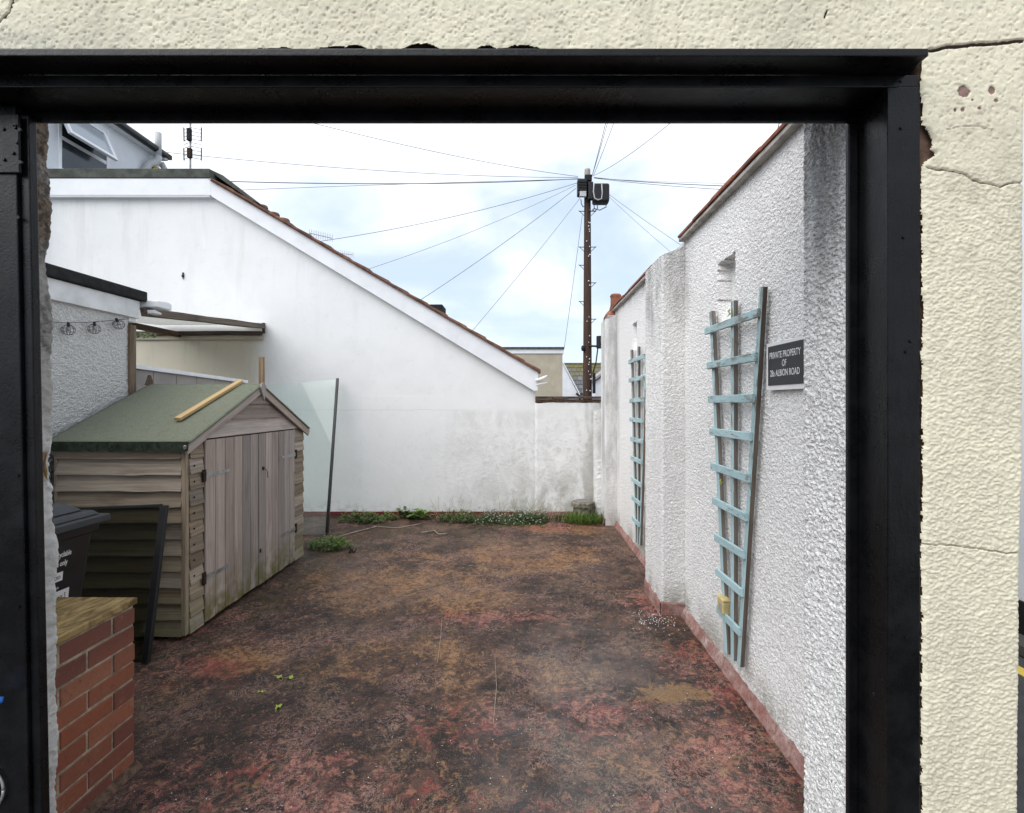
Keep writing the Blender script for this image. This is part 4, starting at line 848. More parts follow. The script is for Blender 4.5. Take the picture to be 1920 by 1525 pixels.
def cable(px, py, Y, sag, label, hx=0, hy=0, r=.0085, mat='cable'):
    a = Vector((HEAD[0] + hx / 61.3, HEAD[1], HEAD[2] - hy / 61.3)); b = at(px, py, Y); pts = []
    for i in range(25): t = i / 24; p = a.lerp(b, t); p.z -= sag * 4 * t * (1 - t); pts.append(p)
    k = [r * .72 * (.45 + .55 * p.y / 15) for p in pts]
    tag(MB().tube(pts, k, 5).build('overhead_cable', MAT[mat], smooth=True), label, 'cable', 'overhead cables fanning out from the telegraph pole')
cable(520, 214, 9, .12, 'overhead cable rising from pole to upper left, topmost on the left', -18, -2, .010)
cable(-60, 243, 9, .22, 'long overhead cable from pole crossing left past the house window', -18, 0, .010)
cable(415, 340, 11, .10, 'thick overhead cable running level left from pole to felt roof corner', -14, 2, .016, 'cable_dark')
cable(440, 357, 11, -.02, 'overhead cable just under the thick level one, left of pole', -14, 3, .009)
cable(598, 453, 13, .16, 'sagging overhead cable from pole to the roof by the rod aerial', -20, 10, .011)
cable(690, 505, 12, .12, 'faint overhead cable from pole to mid roof slope', -22, 14, .008)
cable(785, 565, 12, .08, 'overhead cable from pole down to the lower roof slope by the hatch', -22, 20, .012)
cable(886, 620, 12, .05, 'steep overhead cable from pole to the lower roof slope', -14, 38, .010)
cable(1058, 652, 16.0, .02, 'near vertical overhead cable from pole to beige building corner', -10, 70, .010)
cable(1150, 172, 7, .03, 'left one of three overhead cables rising from pole top', 8, -2, .011, 'cable_dark')
cable(1153, 180, 7, .03, 'middle one of three overhead cables rising from pole top', 8, -2, .009, 'cable_dark')
cable(1175, 165, 7, .03, 'right one of three overhead cables rising from pole top', 10, -2, .010)
cable(1300, 195, 7, .10, 'overhead cable from pole top rising to the upper right', 12, -4, .010)
cable(1480, 352, 9, .05, 'upper of the level overhead cables running right from pole', 12, 0, .014, 'cable_dark')
cable(1480, 362, 9, .05, 'lower of the level overhead cables running right from pole', 12, 1, .010, 'cable_dark')
cable(1470, 345, 9, .04, 'faint level overhead cable running right from pole to coping', 14, 1, .007)
cable(1330, 495, 10, .03, 'upper of two overhead cables descending right to the coping', 38, 30, .010)
cable(1290, 500, 10, .03, 'lower of two overhead cables descending right to the coping', 38, 34, .008)
a, b = at(1440, 310, 9), at(1475, 180, 9); a, b = a + (a - b) * 1.22, b + (b - a) * 3; tag(MB().tube([a, b], .010, 5).build('overhead_cable', MAT['cable_dark']), 'short steep cable seen just above the coping near the frame', 'cable')
# ------------------------------------------------------------------ distant buildings
fb_ = thing('beige_building', (.4, 17, 0), 'beige flat roofed building beside the telegraph pole', 'building')
Yb = 16.2; s0 = at(900, 0, Yb).x; s1 = at(1057, 0, Yb).x
MB().box(s0 - 2, s1 - .04, Yb + .03, Yb + 4, 0, at(0, 662, Yb).z).build('wall', MAT['beige'], fb_)
MB().box(s0 - 2, s1, Yb, Yb + 4, at(0, 663, Yb).z, at(0, 655, Yb).z).build('fascia', MAT['upvc'], fb_); MB().box(s0 - 2, s1 + .02, Yb - .04, Yb + 4, at(0, 654.8, Yb).z, at(0, 651, Yb).z).build('roof_edge', MAT['felt_grey'], fb_)
h1 = thing('gabled_house', (2.0, 24, 0), 'white gable of a far house beside the beige building', 'house')
Yh = 23.0; a = at(1050, 672, Yh); b = at(1085, 741, Yh)
MB().prism([(a.x - 2, 0), (b.x, 0), (b.x, b.z), (a.x, a.z), (a.x - 2, b.z)], Yh, Yh + 1.2).build('wall', MAT['house_white'], h1)
MB().prism([(b.x + .05, b.z - .03), (b.x + .05, b.z + .06), (a.x, a.z + .1), (a.x, a.z + .01)], Yh - .1, Yh + 1.2).build('verge', MAT['upvc'], h1)
MB().tube([at(1080, 738, Yh - .2), at(1084, 741, Yh - .2), at(1087, 743, Yh - .2), at(1087, 760, Yh - .2)], .05, 8).build('downpipe', MAT['frame_black'], h1)
h2 = thing('slate_roofed_house', (3.5, 27, 0), 'far house with mossy grey slate roof behind the telegraph pole', 'house')
Yr, Ye = 28.0, 26.0; zr = at(0, 683, Yr).z; ze = at(0, 739, Ye).z; x0, x1 = at(1050, 0, Yr).x, at(1150, 0, Yr).x
MB().box(x0, x1, Ye + .15, Yr, 0, ze).build('wall', MAT['house_white'], h2)
MB().prism([(Ye, ze - .05), (Yr, zr - .05), (Yr + .2, zr - .05), (Yr + .2, 0), (Yr, 0), (Ye + .16, ze - .06)], x0, x1, 'x').build('roof_deck', MAT['slatecap'], h2)
rows, cols = 7, 12
for r_ in range(rows):
    for c_ in range(cols):
        u0 = x0 + (c_ + (.5 if r_ % 2 else 0)) * (x1 - x0) / cols; p0 = Vector((u0, Ye + (Yr - Ye) * r_ / rows, ze + (zr - ze) * r_ / rows)); p1 = p0 + Vector((0, (Yr - Ye) / rows * 1.1, (zr - ze) / rows * 1.1))
        bar('slate', p0 + Vector(((x1 - x0) / cols / 2, -.01, .02 + random.uniform(0, .012))), p1 + Vector(((x1 - x0) / cols / 2, 0, .0)), (x1 - x0) / cols - .012, .015, (0, -1, 1), MAT['slate'], h2)
MB().box(x0, x1 + .3, Yr - .08, Yr + .1, zr - .01, zr + .07).build('ridge', MAT['slate'], h2)
h3 = thing('small_white_outhouse', (3.3, 21, 0), 'small white far building with lean roof between pole and pillar', 'building')
Yo = 21.0; a = at(1116, 716, Yo); b = at(1150, 690, Yo)
MB().prism([(a.x, 0), (b.x, 0), (b.x, b.z), (a.x, a.z)], Yo, Yo + 2).build('wall', MAT['house_white'], h3); MB().prism([(a.x - .08, a.z + .01), (b.x, b.z + .05), (b.x, b.z + .19), (a.x - .08, a.z + .12)], Yo - .12, Yo + 2).build('roof', MAT['grey_brown'], h3)
# lane and building seen past the right end of the gate wall
ln = MB().box(2.845, 2.93, -2, 12, -.029, -.025).build('yellow_line', MAT['yellow_line']); tag(ln, 'yellow line painted along the lane at the right edge', 'road marking', kind='structure')
tag(MB().box(3.05, 3.2, -2, 12, -.03, .05).build('kerb', MAT['pavement'], bevel=.01), 'grey kerb along the lane at the right edge', 'kerb', kind='structure')
lb = thing('lane_building', (4, 4, 0), 'pale wall with black plinth across the lane, right edge of picture', 'building')
MB().box(3.2, 6, -2, 12, .26, 4.1).build('wall', MAT['house_white'], lb); MB().box(3.185, 6, -2, 12, 0, .259).build('plinth', MAT['black_plinth'], lb)

# ------------------------------------------------------------------ trellises
def trellis(Y0, X0, label, seed, tilt=0.0):
    t = thing('trellis', (X0, Y0, 0.14), label, 'trellis', 'fan trellises on the right wall')
    tops = (.305, .0, -.320); bots = (.085, .0, -.075); N = (-1, 0, 0); mats = [MAT['trellis_blue'], MAT['trellis_bare']]
    for i in range(3):
        bar('upright', (X0, Y0 + bots[i], .14 + (.01 * i)), (X0, Y0 + tops[i], 2.075 - .0 * i), .036, .026, N, mats, t, n=6, wav=.0012, seed=seed + i, twomat=True)
    zs = [1.955, 1.755, 1.555, 1.357, 1.157, .960, .755, .560, .355]
    for k, z in enumerate(zs):
        f_ = (z - .14) / 1.935; ya = Y0 + .085 + f_ * .22 + .055; yb = Y0 - .075 - f_ * .245 - .012
        bar('slat', (X0 - .0275, ya + random.uniform(-.008, .008), z + random.uniform(-.008, .008)), (X0 - .0275, yb, z + random.uniform(-.008, .008)), .042, .016, N, mats, t, n=4, wav=.001, seed=seed + 9 + k, twomat=False)
    return t
trellis(2.635, 1.150, 'larger, nearer pale blue fan trellis on the right wall', 1)
trellis(4.80, 1.150, 'smaller looking, farther pale blue fan trellis on the right wall', 40)
q = at(1358, 1137, 2.71)
yb_ = thing('yellow_box', (1.135, 2.71, .36), 'small yellowed plastic box caught behind the near trellis slats', 'box')
MB().box(1.095, 1.135, 2.685, 2.765, .365, .435).build('box_body', MAT['aged_yellow'], yb_, bevel=.006); MB().box(1.092, 1.14, 2.68, 2.77, .4355, .450).build('box_lid', MAT['aged_yellow'], yb_, bevel=.004)
MB().box(1.0935, 1.0948, 2.70, 2.74, .380, .418).build('label_patch', MAT['grey_brown'], yb_)
def leaf_obj(c, r, rotz, tilt, label, mat='leaf_yellow'):
    v = [(0, 0, .002)]; n = 11
    for i in range(n): a = 2 * math.pi * i / n; rr = r * (1.0 if i % 2 == 0 else .62); v.append((rr * math.cos(a) * 1.15, rr * math.sin(a) * .8, .006 * math.sin(3 * a) + .003))
    m = MB(); m.add(v, [(0, 1 + i, 1 + (i + 1) % n) for i in range(n)]); m.tube([(r, 0, .002), (r * 1.9, .006, .001)], .0012, 4)
    o = m.build('fallen_leaf', MAT[mat], None, Matrix.Translation(c) @ Matrix.Rotation(tilt, 4, 'Y') @ Matrix.Rotation(rotz, 4, 'Z')); return tag(o, label, 'leaf', 'yellow green leaves lying about the yard')
def fl(px, py): Y_ = CAMZ * FPX / (py - 755); return at(px, py, Y_)
for (px, py, r, lb_) in ((524, 1271, .018, 'left one of the two yellow leaves lying side by side on the floor'), (546, 1272, .018, 'right one of the two yellow leaves lying side by side on the floor'), (488, 1299, .014, 'small dull yellow green leaf left of the others on the floor'), (522, 1327, .020, 'brightest yellow leaf alone on the floor, nearest the camera')):
    p = fl(px, py); leaf_obj((p.x, p.y, .004), r, random.uniform(0, 6), .12, lb_)
leaf_obj((1.10, 2.62, 2.01), .022, 1.0, 1.4, 'yellow leaf caught at the top slat of the near trellis'); leaf_obj((1.10, 4.88, 1.02), .028, 1.0, 1.4, 'yellow leaf caught halfway up the far trellis'); leaf_obj((1.10, 2.73, 1.09), .016, .4, 1.4, 'tiny yellow leaf below a middle slat of the near trellis')

# ------------------------------------------------------------------ sign
sg = thing('wall_sign', (1.15, 2.16, 1.59), 'black private property sign with white border on the right wall', 'sign')
MB().box(1.146, 1.152, 1.990, 2.306, 1.586, 1.803).build('white_backing', MAT['print_white'], sg, bevel=.001)
MB().box(1.1435, 1.1455, 2.000, 2.287, 1.608, 1.788).build('black_panel', MAT['sign_black'], sg)
def text(name, s_, mtx, size, mat, par, sx=1.0, bold=0.0):
    c = bpy.data.curves.new(name, 'FONT'); c.body = s_; c.size = size; c.align_x = 'CENTER'; c.align_y = 'CENTER'; c.extrude = .0003; c.offset = bold; c.resolution_u = 3
    c.materials.append(mat); tmp = bpy.data.objects.new('tmp', c); COL.objects.link(tmp); dg = bpy.context.evaluated_depsgraph_get()
    me = bpy.data.meshes.new_from_object(tmp.evaluated_get(dg)); me.name = name; bpy.data.objects.remove(tmp)
    o = bpy.data.objects.new(name, me); return put(o, par, mtx @ Matrix.Diagonal((sx, 1, 1, 1)))
def facing_left(y, z, x): return Matrix(((0, 0, -1, x), (-1, 0, 0, y), (0, 1, 0, z), (0, 0, 0, 1)))
for s_, z in (('PRIVATE PROPERTY', 1.742), ('OF', 1.703), ('28a ALBION ROAD', 1.661)): text('lettering', s_, facing_left(2.145, z, 1.1428), .042, MAT['print_white'], sg, .69, .0)

# ------------------------------------------------------------------ shed
SX0, SX1, SY0, SY1, SYM = -3.0, -2.165, 3.17, 4.84, 4.005
ZE, ZR = 1.275, 1.655
sh = thing('shed', (-2.6, 4.0, 0), 'small weathered wooden shed with green felt roof and double doors', 'shed')
MB().box(SX0 + .02, SX1 - .03, SY0 + .03, SY1 - .02, .03, 1.25).prism([(SY0 + .03, 1.25), (SY1 - .02, 1.25), (SYM, ZR - .04)], SX0 + .02, SX1 - .03, 'x').build('carcass', MAT['wood_old'], sh)
nb = 12; bh = (1.27 - .03) / nb
for i in range(nb):
    z = .03 + i * bh
    bar('side_board', (SX0, SY0 + .012, z + bh / 2 + .004), (SX1 - .028, SY0 + .012, z + bh / 2 + .004 + random.uniform(-.003, .003)), bh + .020, .030, (0, -1, .17), MAT['wood_side'], sh, n=9, wav=.0035, seed=100 + i, taper=.45)
bar('corner_post', (SX1 - .018, SY0 + .018, .03), (SX1 - .018, SY0 + .018, 1.27), .030, .034, (0, -1, 0), MAT['wood_side'], sh)
bar('corner_post', (SX0 - .008, SY0 + .018, .03), (SX0 - .008, SY0 + .018, 1.25), .022, .03, (0, -1, 0), MAT['wood_side'], sh)
FXN = (1, 0, .05); D0, D1 = 3.33, 4.645
for i in range(nb + 0):
    z = .03 + i * bh; zc = z + bh / 2 + .004
    if z > 1.22: continue
    bar('front_board', (SX1 - .012, SY0 + .020, zc), (SX1 - .012, D0 - .006, zc + random.uniform(-.010, .008)), bh + .014, .018, FXN, MAT['wood_side'], sh, n=3, wav=.003, seed=200 + i, taper=.45)
    bar('front_board', (SX1 - .012, D1 + .006, zc), (SX1 - .012, SY1, zc + random.uniform(-.006, .006)), bh + .014, .018, FXN, MAT['wood_side'], sh, n=3, wav=.003, seed=240 + i, taper=.45)
    for yy in (SY0 + .055,):
        if 2 < i < 11: MB().lathe([(.006, 0), (.007, .003), (.003, .005)], (0, 0, 0), 8).build('nail_head', MAT['rust'], sh, frame((SX1 + .006, yy, zc - .005), (0, 1, 0), (1, 0, 0)))
# gable boards cut to the roof slope
gz = 1.285; kk = 0
while gz < ZR - .06:
    h_ = .118; t0 = (ZR - .005 - gz) / (ZR - ZE); t1 = max(0, (ZR - .005 - (gz + h_ + .012)) / (ZR - ZE)); w_ = (SY1 - SY0) / 2
    MB().add([(SX1 + .012, SYM - w_ * t0, gz), (SX1 + .012, SYM + w_ * t0, gz + .004 * kk), (SX1 - .006, SYM + w_ * t1, gz + h_ + .012), (SX1 - .006, SYM - w_ * t1, gz + h_ + .012),
              (SX1 - .02, SYM - w_ * t0, gz), (SX1 - .02, SYM + w_ * t0, gz), (SX1 - .02, SYM + w_ * t1, gz + h_ + .012), (SX1 - .02, SYM - w_ * t1, gz + h_ + .012)],
             [(0, 1, 2, 3), (7, 6, 5, 4), (0, 4, 5, 1), (1, 5, 6, 2), (2, 6, 7, 3), (3, 7, 4, 0)])
    yA, yB = SYM - w_ * t0, SYM + w_ * t0; yC, yD = SYM - w_ * t1, SYM + w_ * t1
    M_ = frame((SX1, SYM, gz), (0, 1, 0), (1, 0, 0))
    v = [(yA - SYM, 0, .010), (yB - SYM, 0, .012), (yD - SYM, h_ + .012, -.006), (yC - SYM, h_ + .012, -.006), (yA - SYM, 0, -.02), (yB - SYM, 0, -.02), (yD - SYM, h_ + .012, -.02), (yC - SYM, h_ + .012, -.02)]
    MB().add(v, [(0, 1, 2, 3), (7, 6, 5, 4), (0, 4, 5, 1), (1, 5, 6, 2), (2, 6, 7, 3), (3, 7, 4, 0)]).build('gable_board', MAT['wood_front'], sh, M_)
    gz += h_; kk += 1
# doors of vertical planks
def door(y0, y1, n, name):
    o = MB().box(SX1 - .012, SX1 - .004, y0 + .003, y1 - .003, .05, 1.268).build(name, MAT['wood_old'], sh); w = (y1 - y0 - .004) / n
    for i in range(n):
        yc = y0 + .002 + (i + .5) * w
        bar('plank', (SX1 - .004, yc, .035 + random.uniform(0, .012)), (SX1 - .004, yc, 1.274), w - .005 - random.uniform(0, .002), .015, (1, 0, 0), MAT['wood_front'], o, n=3, wav=.0008, seed=300 + i + int(y0 * 100), ch=.003)
    return o
dl = door(D0, 4.0, 6, 'left_door'); dr = door(4.004, D1, 6, 'right_door')
def hinge(y, z, d, par):
    m = MB(); m.add([(SX1 + .0125, y, z - .018), (SX1 + .0125, y + d * .26, z - .009), (SX1 + .0125, y + d * .26, z + .009), (SX1 + .0125, y, z + .018), (SX1 + .0165, y, z - .018), (SX1 + .0165, y + d * .26, z - .009), (SX1 + .0165, y + d * .26, z + .009), (SX1 + .0165, y, z + .018)], [(0, 3, 2, 1), (4, 5, 6, 7), (0, 1, 5, 4), (1, 2, 6, 5), (2, 3, 7, 6), (3, 0, 4, 7)])
    m.build('hinge_strap', MAT['steel'], par); MB().box(SX1 + .008, SX1 + .018, y - d * .035, y - d * .002, z - .042, z + .042).build('hinge_plate', MAT['rust'], par, bevel=.002)
hinge(D0 + .005, 1.035, 1, dl); hinge(D0 + .005, .34, 1, dl); hinge(D1 - .005, 1.04, -1, dr); hinge(D1 - .005, .34, -1, dr)
MB().lathe([(.016, 0), (.016, .006), (.008, .012)], (0, 0, 0), 10).build('keyhole_lock', MAT['frame_black'], dr, frame((SX1 + .012, 4.07, .985), (0, 1, 0), (1, 0, 0)))
MB().tube([(SX1 + .026, 4.08, .98), (SX1 + .028, 4.105, .955), (SX1 + .026, 4.12, .90)], .0025, 5).build('key_cord', MAT['frame_black'], dr)
MB().box(SX1 + .0125, SX1 + .02, 4.015, 4.03, .30, .33).build('bolt', MAT['rust'], dr)
# roof of felt over boards
def roof_sheet(name, ya, za, yb, zb, mat):
    n1, n2 = 40, 24; P = np.zeros((n1, n2, 3))
    for i in range(n1):
        for j in range(n2):
            a = i / (n1 - 1); b = j / (n2 - 1); P[i, j] = (SX0 - .05 + a * (SX1 + .045 - SX0 + .05), ya + (yb - ya) * b, za + (zb - za) * b)
    P[..., 2] += .012 * (fbm(P[..., 0], P[..., 1], 2.5, 3, 8) - .5) + .004 * (fbm(P[..., 0], P[..., 1], 9, 2, 18) - .5)
    o = grid_obj(name, P, None, mat, sh); md = o.modifiers.new('thick', 'SOLIDIFY'); md.thickness = .012; md.offset = -1; return o
def rz(y): return ZE + .025 + (y - SY0) * (ZR - ZE) / (SYM - SY0) if y < SYM else ZE + .025 + (SY1 - y) * (ZR - ZE) / (SY1 - SYM)
roof_sheet('roof_near', SY0 - .05, rz(SY0 - .05), SYM, rz(SYM), MAT['felt']); roof_sheet('roof_far', SYM, rz(SYM), SY1 + .05, rz(SY1 + .05), MAT['felt'])
er = MB(); ze_ = rz(SY0 - .05)
vv = []; n = 30
for i in range(n):
    x = SX0 - .052 + (SX1 + .047 - SX0 + .052) * i / (n - 1); vv += [(x, SY0 - .054 + random.uniform(-.003, .003), ze_ + .004), (x, SY0 - .058 + random.uniform(-.005, .003), ze_ - .055 + random.uniform(-.006, .004))]
er.add(vv, [(2 * i, 2 * i + 1, 2 * i + 3, 2 * i + 2) for i in range(n - 1)]); fe = er.build('felt_drip', MAT['felt_edge'], sh); md = fe.modifiers.new('t', 'SOLIDIFY'); md.thickness = .004
for i in range(9): x = SX0 + .02 + i * .095; MB().lathe([(.005, 0), (.006, .002), (.002, .004)], (0, 0, 0), 8).build('clout_nail', MAT['felt_black'], sh, frame((x, SY0 - .065, ze_ - .02), (1, 0, 0), (0, -1, 0)))
for (ya, yb) in ((SY0 - .06, SYM), (SY1 + .055, SYM)):
    bar('barge_board', (SX1 + .018, ya, rz(SY0 - .06) - .045), (SX1 + .018, yb, rz(SYM) - .042), .062, .018, (1, 0, 0), MAT['wood_front'], sh, n=4, wav=.002, seed=int(ya * 10))
dm = Matrix.Translation((SX1 + .04, SYM, rz(SYM) - .035))
MB().prism([(0, -.10), (.042, .012), (.018, .045), (-.018, .045), (-.042, .012)], 0, .012, 'x').build('finial', MAT['grey_brown'], sh, dm @ Matrix.Rotation(R(8), 4, 'X'))
MB().prism([(-.045, -.02), (.045, -.02), (.008, .065), (-.008, .065)], -.012, 0, 'x').build('finial', MAT['wood_old'], sh, Matrix.Translation((SX0 - .04, SYM, rz(SYM) + .01)))
pa, pb = Vector((-2.372, 3.375, rz(3.375) + .012)), Vector((-2.305, 4.06, rz(4.06) + .075))
pb = Vector((-2.315, 4.03, rz(SYM) + .014))
tag(bar('timber_batten', pa, pb, .046, .022, (0, -.4, .9), MAT['pine'], ch=.002), 'fresh yellow pine batten lying on the shed roof', 'batten')

# ------------------------------------------------------------------ leaning glass panels
def pane(name, TR, BR, width, thick, gmat, label, side, edge_w):
    e = BR - TR; u = Vector((-1, 0, 0)); u = (u - e * (u.dot(e) / e.length_squared)).normalized(); n_ = u.cross(e).normalized(); n_ = n_ if n_.y < 0 else -n_
    t = thing(name, BR, label, 'glass panel'); TL, BL = TR + u * width, BR + u * width
    m = MB(); m.add([TR, BR, BL, TL, TR - n_ * thick, BR - n_ * thick, BL - n_ * thick, TL - n_ * thick], [(0, 1, 2, 3), (7, 6, 5, 4), (0, 4, 5, 1), (1, 5, 6, 2), (2, 6, 7, 3), (3, 7, 4, 0)]); m.build('glass_sheet', gmat, t)
    bar('edge_trim', TR - u * (edge_w * .5), BR - u * (edge_w * .5), edge_w, .028, n_, MAT['frame_black'], t)
    return t, TL, BL, u, n_
t, TL, BL, u, n_ = pane('clear_glass_panel', Vector((-2.475, 6.53, 1.84)), Vector((-2.285, 5.70, .005)), 1.05, .008, MAT['clear_glass'], 'clear glass panel with black edge leaning on the back wall', 1, .032)
t, TL, BL, u, n_ = pane('smoked_glass_panel', Vector((-2.262, 3.085, .882)), Vector((-2.225, 2.885, .005)), .85, .008, MAT['dark_glass'], 'smoked dark glass panel with black edge leaning on the shed side', 1, .04)
bar('top_trim', Vector((-2.262, 3.085, .882)), TL, .018, .02, n_, MAT['frame_black'], t)

# ------------------------------------------------------------------ brick pier
bp = thing('brick_pier', (-1.78, 1.88, 0), 'low red brick pier topped with a stained board', 'pier')
BX0, BX1, BY0, BY1 = -1.955, -1.622, 1.66, 2.05
MB().box(BX0 + .003, BX1 - .004, BY0 + .004, BY1 - .004, 0, .684).build('mortar_core', MAT['mortar'], bp)
def brick(y0, y1, z0, z1, x0=BX1 - .10, x1=BX1):
    j = lambda: random.uniform(-.0022, .0022)
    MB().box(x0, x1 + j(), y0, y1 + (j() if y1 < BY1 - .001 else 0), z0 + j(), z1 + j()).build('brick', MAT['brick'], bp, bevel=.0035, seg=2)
for c_ in range(9):
    z0 = .006 + c_ * .0755; z1 = z0 + .0655
    cuts = [BY1, BY1 - .1025 - .010, BY1 - .1125 - .225] if c_ % 2 == 0 else [BY1, BY1 - .225, BY1 - .335]
    y = BY1; first = True
    seq = [.1025, .215, .1] if c_ % 2 == 0 else [.215, .165]
    for L_ in seq:
        a = max(BY0, y - L_)
        if y - a > .012: brick(a, y, z0, z1)
        y -= L_ + .010
    # far face bricks
    for (xa, xb) in (((BX0, BX0 + .215),) if c_ % 2 == 0 else ((BX0, BX0 + .1025), (BX0 + .1125, BX1 - .11))):
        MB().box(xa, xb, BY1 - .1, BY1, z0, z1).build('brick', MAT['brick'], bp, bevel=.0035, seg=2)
MB().prism([(BX0 - .01, BY0), (BX1 + .010, BY0), (BX1 + .008, BY1 + .008), (BX0 - .01, BY1 + .01)], .688, .714, 'z').build('top_board', MAT['osb'], bp, bevel=.003)
# mortar haunch at the foot
MB().prism([(BX1 - .01, -.004), (BX1 + .03, -.004), (BX1 + .002, .03), (BX1 - .01, .03)], BY0, BY1 + .012).build('mortar_haunch', MAT['substrate'], bp)

# ------------------------------------------------------------------ wheelie bin
wb = thing('wheelie_bin', (-2.35, 2.1, 0), 'black wheelie bin with ribbed grey lid behind the brick pier', 'bin')
def tapered(name, b, t, z0, z1, mat, par, bev=.02):
    v = [(b[0], b[2], z0), (b[1], b[2], z0), (b[0], b[3], z0), (b[1], b[3], z0), (t[0], t[2], z1), (t[1], t[2], z1), (t[0], t[3], z1), (t[1], t[3], z1)]
    return MB().add(v, [(0, 2, 3, 1), (4, 5, 7, 6), (0, 1, 5, 4), (2, 6, 7, 3), (0, 4, 6, 2), (1, 3, 7, 5)]).build(name, mat, par, bevel=bev, seg=3)
tapered('body', (-2.64, -2.13, 1.90, 2.28), (-2.70, -2.045, 1.82, 2.345), .06, .955, MAT['plastic_black'], wb)
tapered('body_rim', (-2.72, -2.035, 1.81, 2.355), (-2.72, -2.03, 1.805, 2.36), .915, .960, MAT['plastic_black'], wb, .008)
ld = tapered('lid', (-2.75, -1.995, 1.78, 2.385), (-2.75, -2.00, 1.785, 2.38), .961, .995, MAT['lid_plastic'], wb, .008)
tapered('lid_step', (-2.74, -2.03, 1.80, 2.36), (-2.74, -2.05, 1.81, 2.345), .996, 1.018, MAT['lid_plastic'], ld, .008)
tapered('lid_crown', (-2.72, -2.08, 1.83, 2.33), (-2.70, -2.13, 1.86, 2.29), 1.019, 1.062, MAT['lid_plastic'], ld, .012)
tapered('lid_panel', (-2.66, -2.17, 1.89, 2.25), (-2.66, -2.175, 1.895, 2.245), 1.0635, 1.068, MAT['plastic_black'], ld, .003)
for yy in (1.95, 2.22):
    w_ = MB().tube([(-2.66, yy - .025, .1), (-2.66, yy + .025, .1)], .1, 20).build('wheel', MAT['plastic_black'], wb)
def facing_right(y, z, x): return Matrix(((0, 0, 1, x), (1, 0, 0, y), (0, 1, 0, z), (0, 0, 0, 1)))
def bx_(z): return -2.13 + (.085) * (z - .06) / .895 + .003
ta = .093
def face_m(y, z): return Matrix.Translation((bx_(z), y, z)) @ Matrix.Rotation(ta, 4, 'Y') @ facing_right(0, 0, 0)
text('lettering', 'Non-recyclable', face_m(2.166, .852), .034, MAT['print_white'], wb, .62, .0006); text('lettering', 'waste only', face_m(2.170, .812), .034, MAT['print_white'], wb, .62, .0006)
def sticker(y0, y1, z0, z1):
    m_ = face_m((y0 + y1) / 2, (z0 + z1) / 2); w_, h_ = (y1 - y0) / 2, (z1 - z0) / 2
    return MB().box(-w_, w_, -h_, h_, 0, .0008).build('sticker', MAT['print_white'], wb, m_)
s1 = sticker(2.06, 2.198, .735, .775); text('lettering', 'Exo', face_m(2.172, .755) @ Matrix.Translation((0, 0, .001)), .034, MAT['print_black'], s1, .6)
s2 = sticker(2.00, 2.236, .632, .690); text('lettering', '1/Priory 5', face_m(2.183, .661) @ Matrix.Translation((0, 0, .001)), .034, MAT['print_black'], s2, .55)
text('lettering', 'Please recycle', face_m(2.155, .706), .015, MAT['print_white'], wb, .7)

# ------------------------------------------------------------------ drain stub, weeds, litter
MAT['mossy'] = plain('mossy_concrete', (.19, .175, .135), .95, .6, 16, .1, 0, .9, 40)
dp = thing('drain_pipe_stub', (.79, 6.42, 0), 'short mossy concrete pipe stub in the back right corner', 'pipe')
MB().lathe([(.125, -.01), (.125, .17), (.150, .175), (.152, .225), (.140, .235)], (.79, 6.43, 0), 24).build('collar', MAT['mossy'], dp); MB().lathe([(.115, .2351), (.11, .246), (.02, .25)], (.79, 6.43, 0), 20).build('cap', MAT['pole_grey'], dp)
def leafblade(m, c, d, L, W, droop, up=Vector((0, 0, 1)), seg=3):
    d = d.normalized(); side = d.cross(up); side = side.normalized() if side.length > .01 else Vector((1, 0, 0)); pv = []
    for i in range(seg + 1):
        t = i / seg; p = c + d * L * t - Vector((0, 0, droop * L * t * t)); w = W * math.sin(math.pi * min(.98, .12 + .86 * t)) * .5
        pv += [p - side * w, p + side * w]
    m.add(pv, [(2 * i, 2 * i + 1, 2 * i + 3, 2 * i + 2) for i in range(seg)])
def weed(cx, cy, n, h, spread, label, mats=('leaf',), W=.02, group='weeds along the foot of the back wall', name='weed_plant'):
    t = thing(name, (cx, cy, 0), label, 'weed', group); ms = [MB() for _ in mats]; stems = MB()
    for i in range(n):
        a = random.uniform(0, 6.283); rr = spread * math.sqrt(random.random()); b = Vector((cx + rr * math.cos(a) * 1.0, cy + rr * math.sin(a) * .55, 0)); hh = h * random.uniform(.35, 1.0) * (1 - .5 * rr / spread)
        top = b + Vector((random.uniform(-.3, .3) * hh, random.uniform(-.3, .3) * hh, hh))
        if n > 20: stems.tube([b, b.lerp(top, .5) + Vector((.004, 0, 0)), top], .0012, 4, cap=False)
        else: MB().tube([b, b.lerp(top, .5) + Vector((.004, 0, 0)), top], .0016, 5, cap=False).build('stem', MAT['leaf_dark'], t)
        for k in range(random.randint(3, 5)):
            p = b.lerp(top, random.uniform(.3, 1.0)); az = random.uniform(0, 6.283); d = Vector((math.cos(az), math.sin(az), random.uniform(0.0, .9)))
            leafblade(ms[(i + k) % len(ms)], p, d, random.uniform(.6, 1.3) * W * 2.2, W, random.uniform(.1, .5))
    for m_, k in zip(ms, mats): tag(m_.build('foliage', MAT[k], t), kind='stuff')
    if n > 20: tag(stems.build('stems', MAT['leaf_dark'], t), kind='stuff')
    return t
weed(-2.12, 6.33, 95, .17, .27, 'low bushy weed clump right beside the leaning glass edge', ('leaf', 'leaf_dark'), .022)
weed(-1.78, 6.40, 34, .15, .14, 'small weed clump with narrow leaves right of the glass panel', ('leaf', 'leaf_light'), .022)
weed(-1.93, 6.25, 34, .10, .18, 'flat weed clump in front of the glass side weeds', ('leaf_dark', 'leaf'), .018)
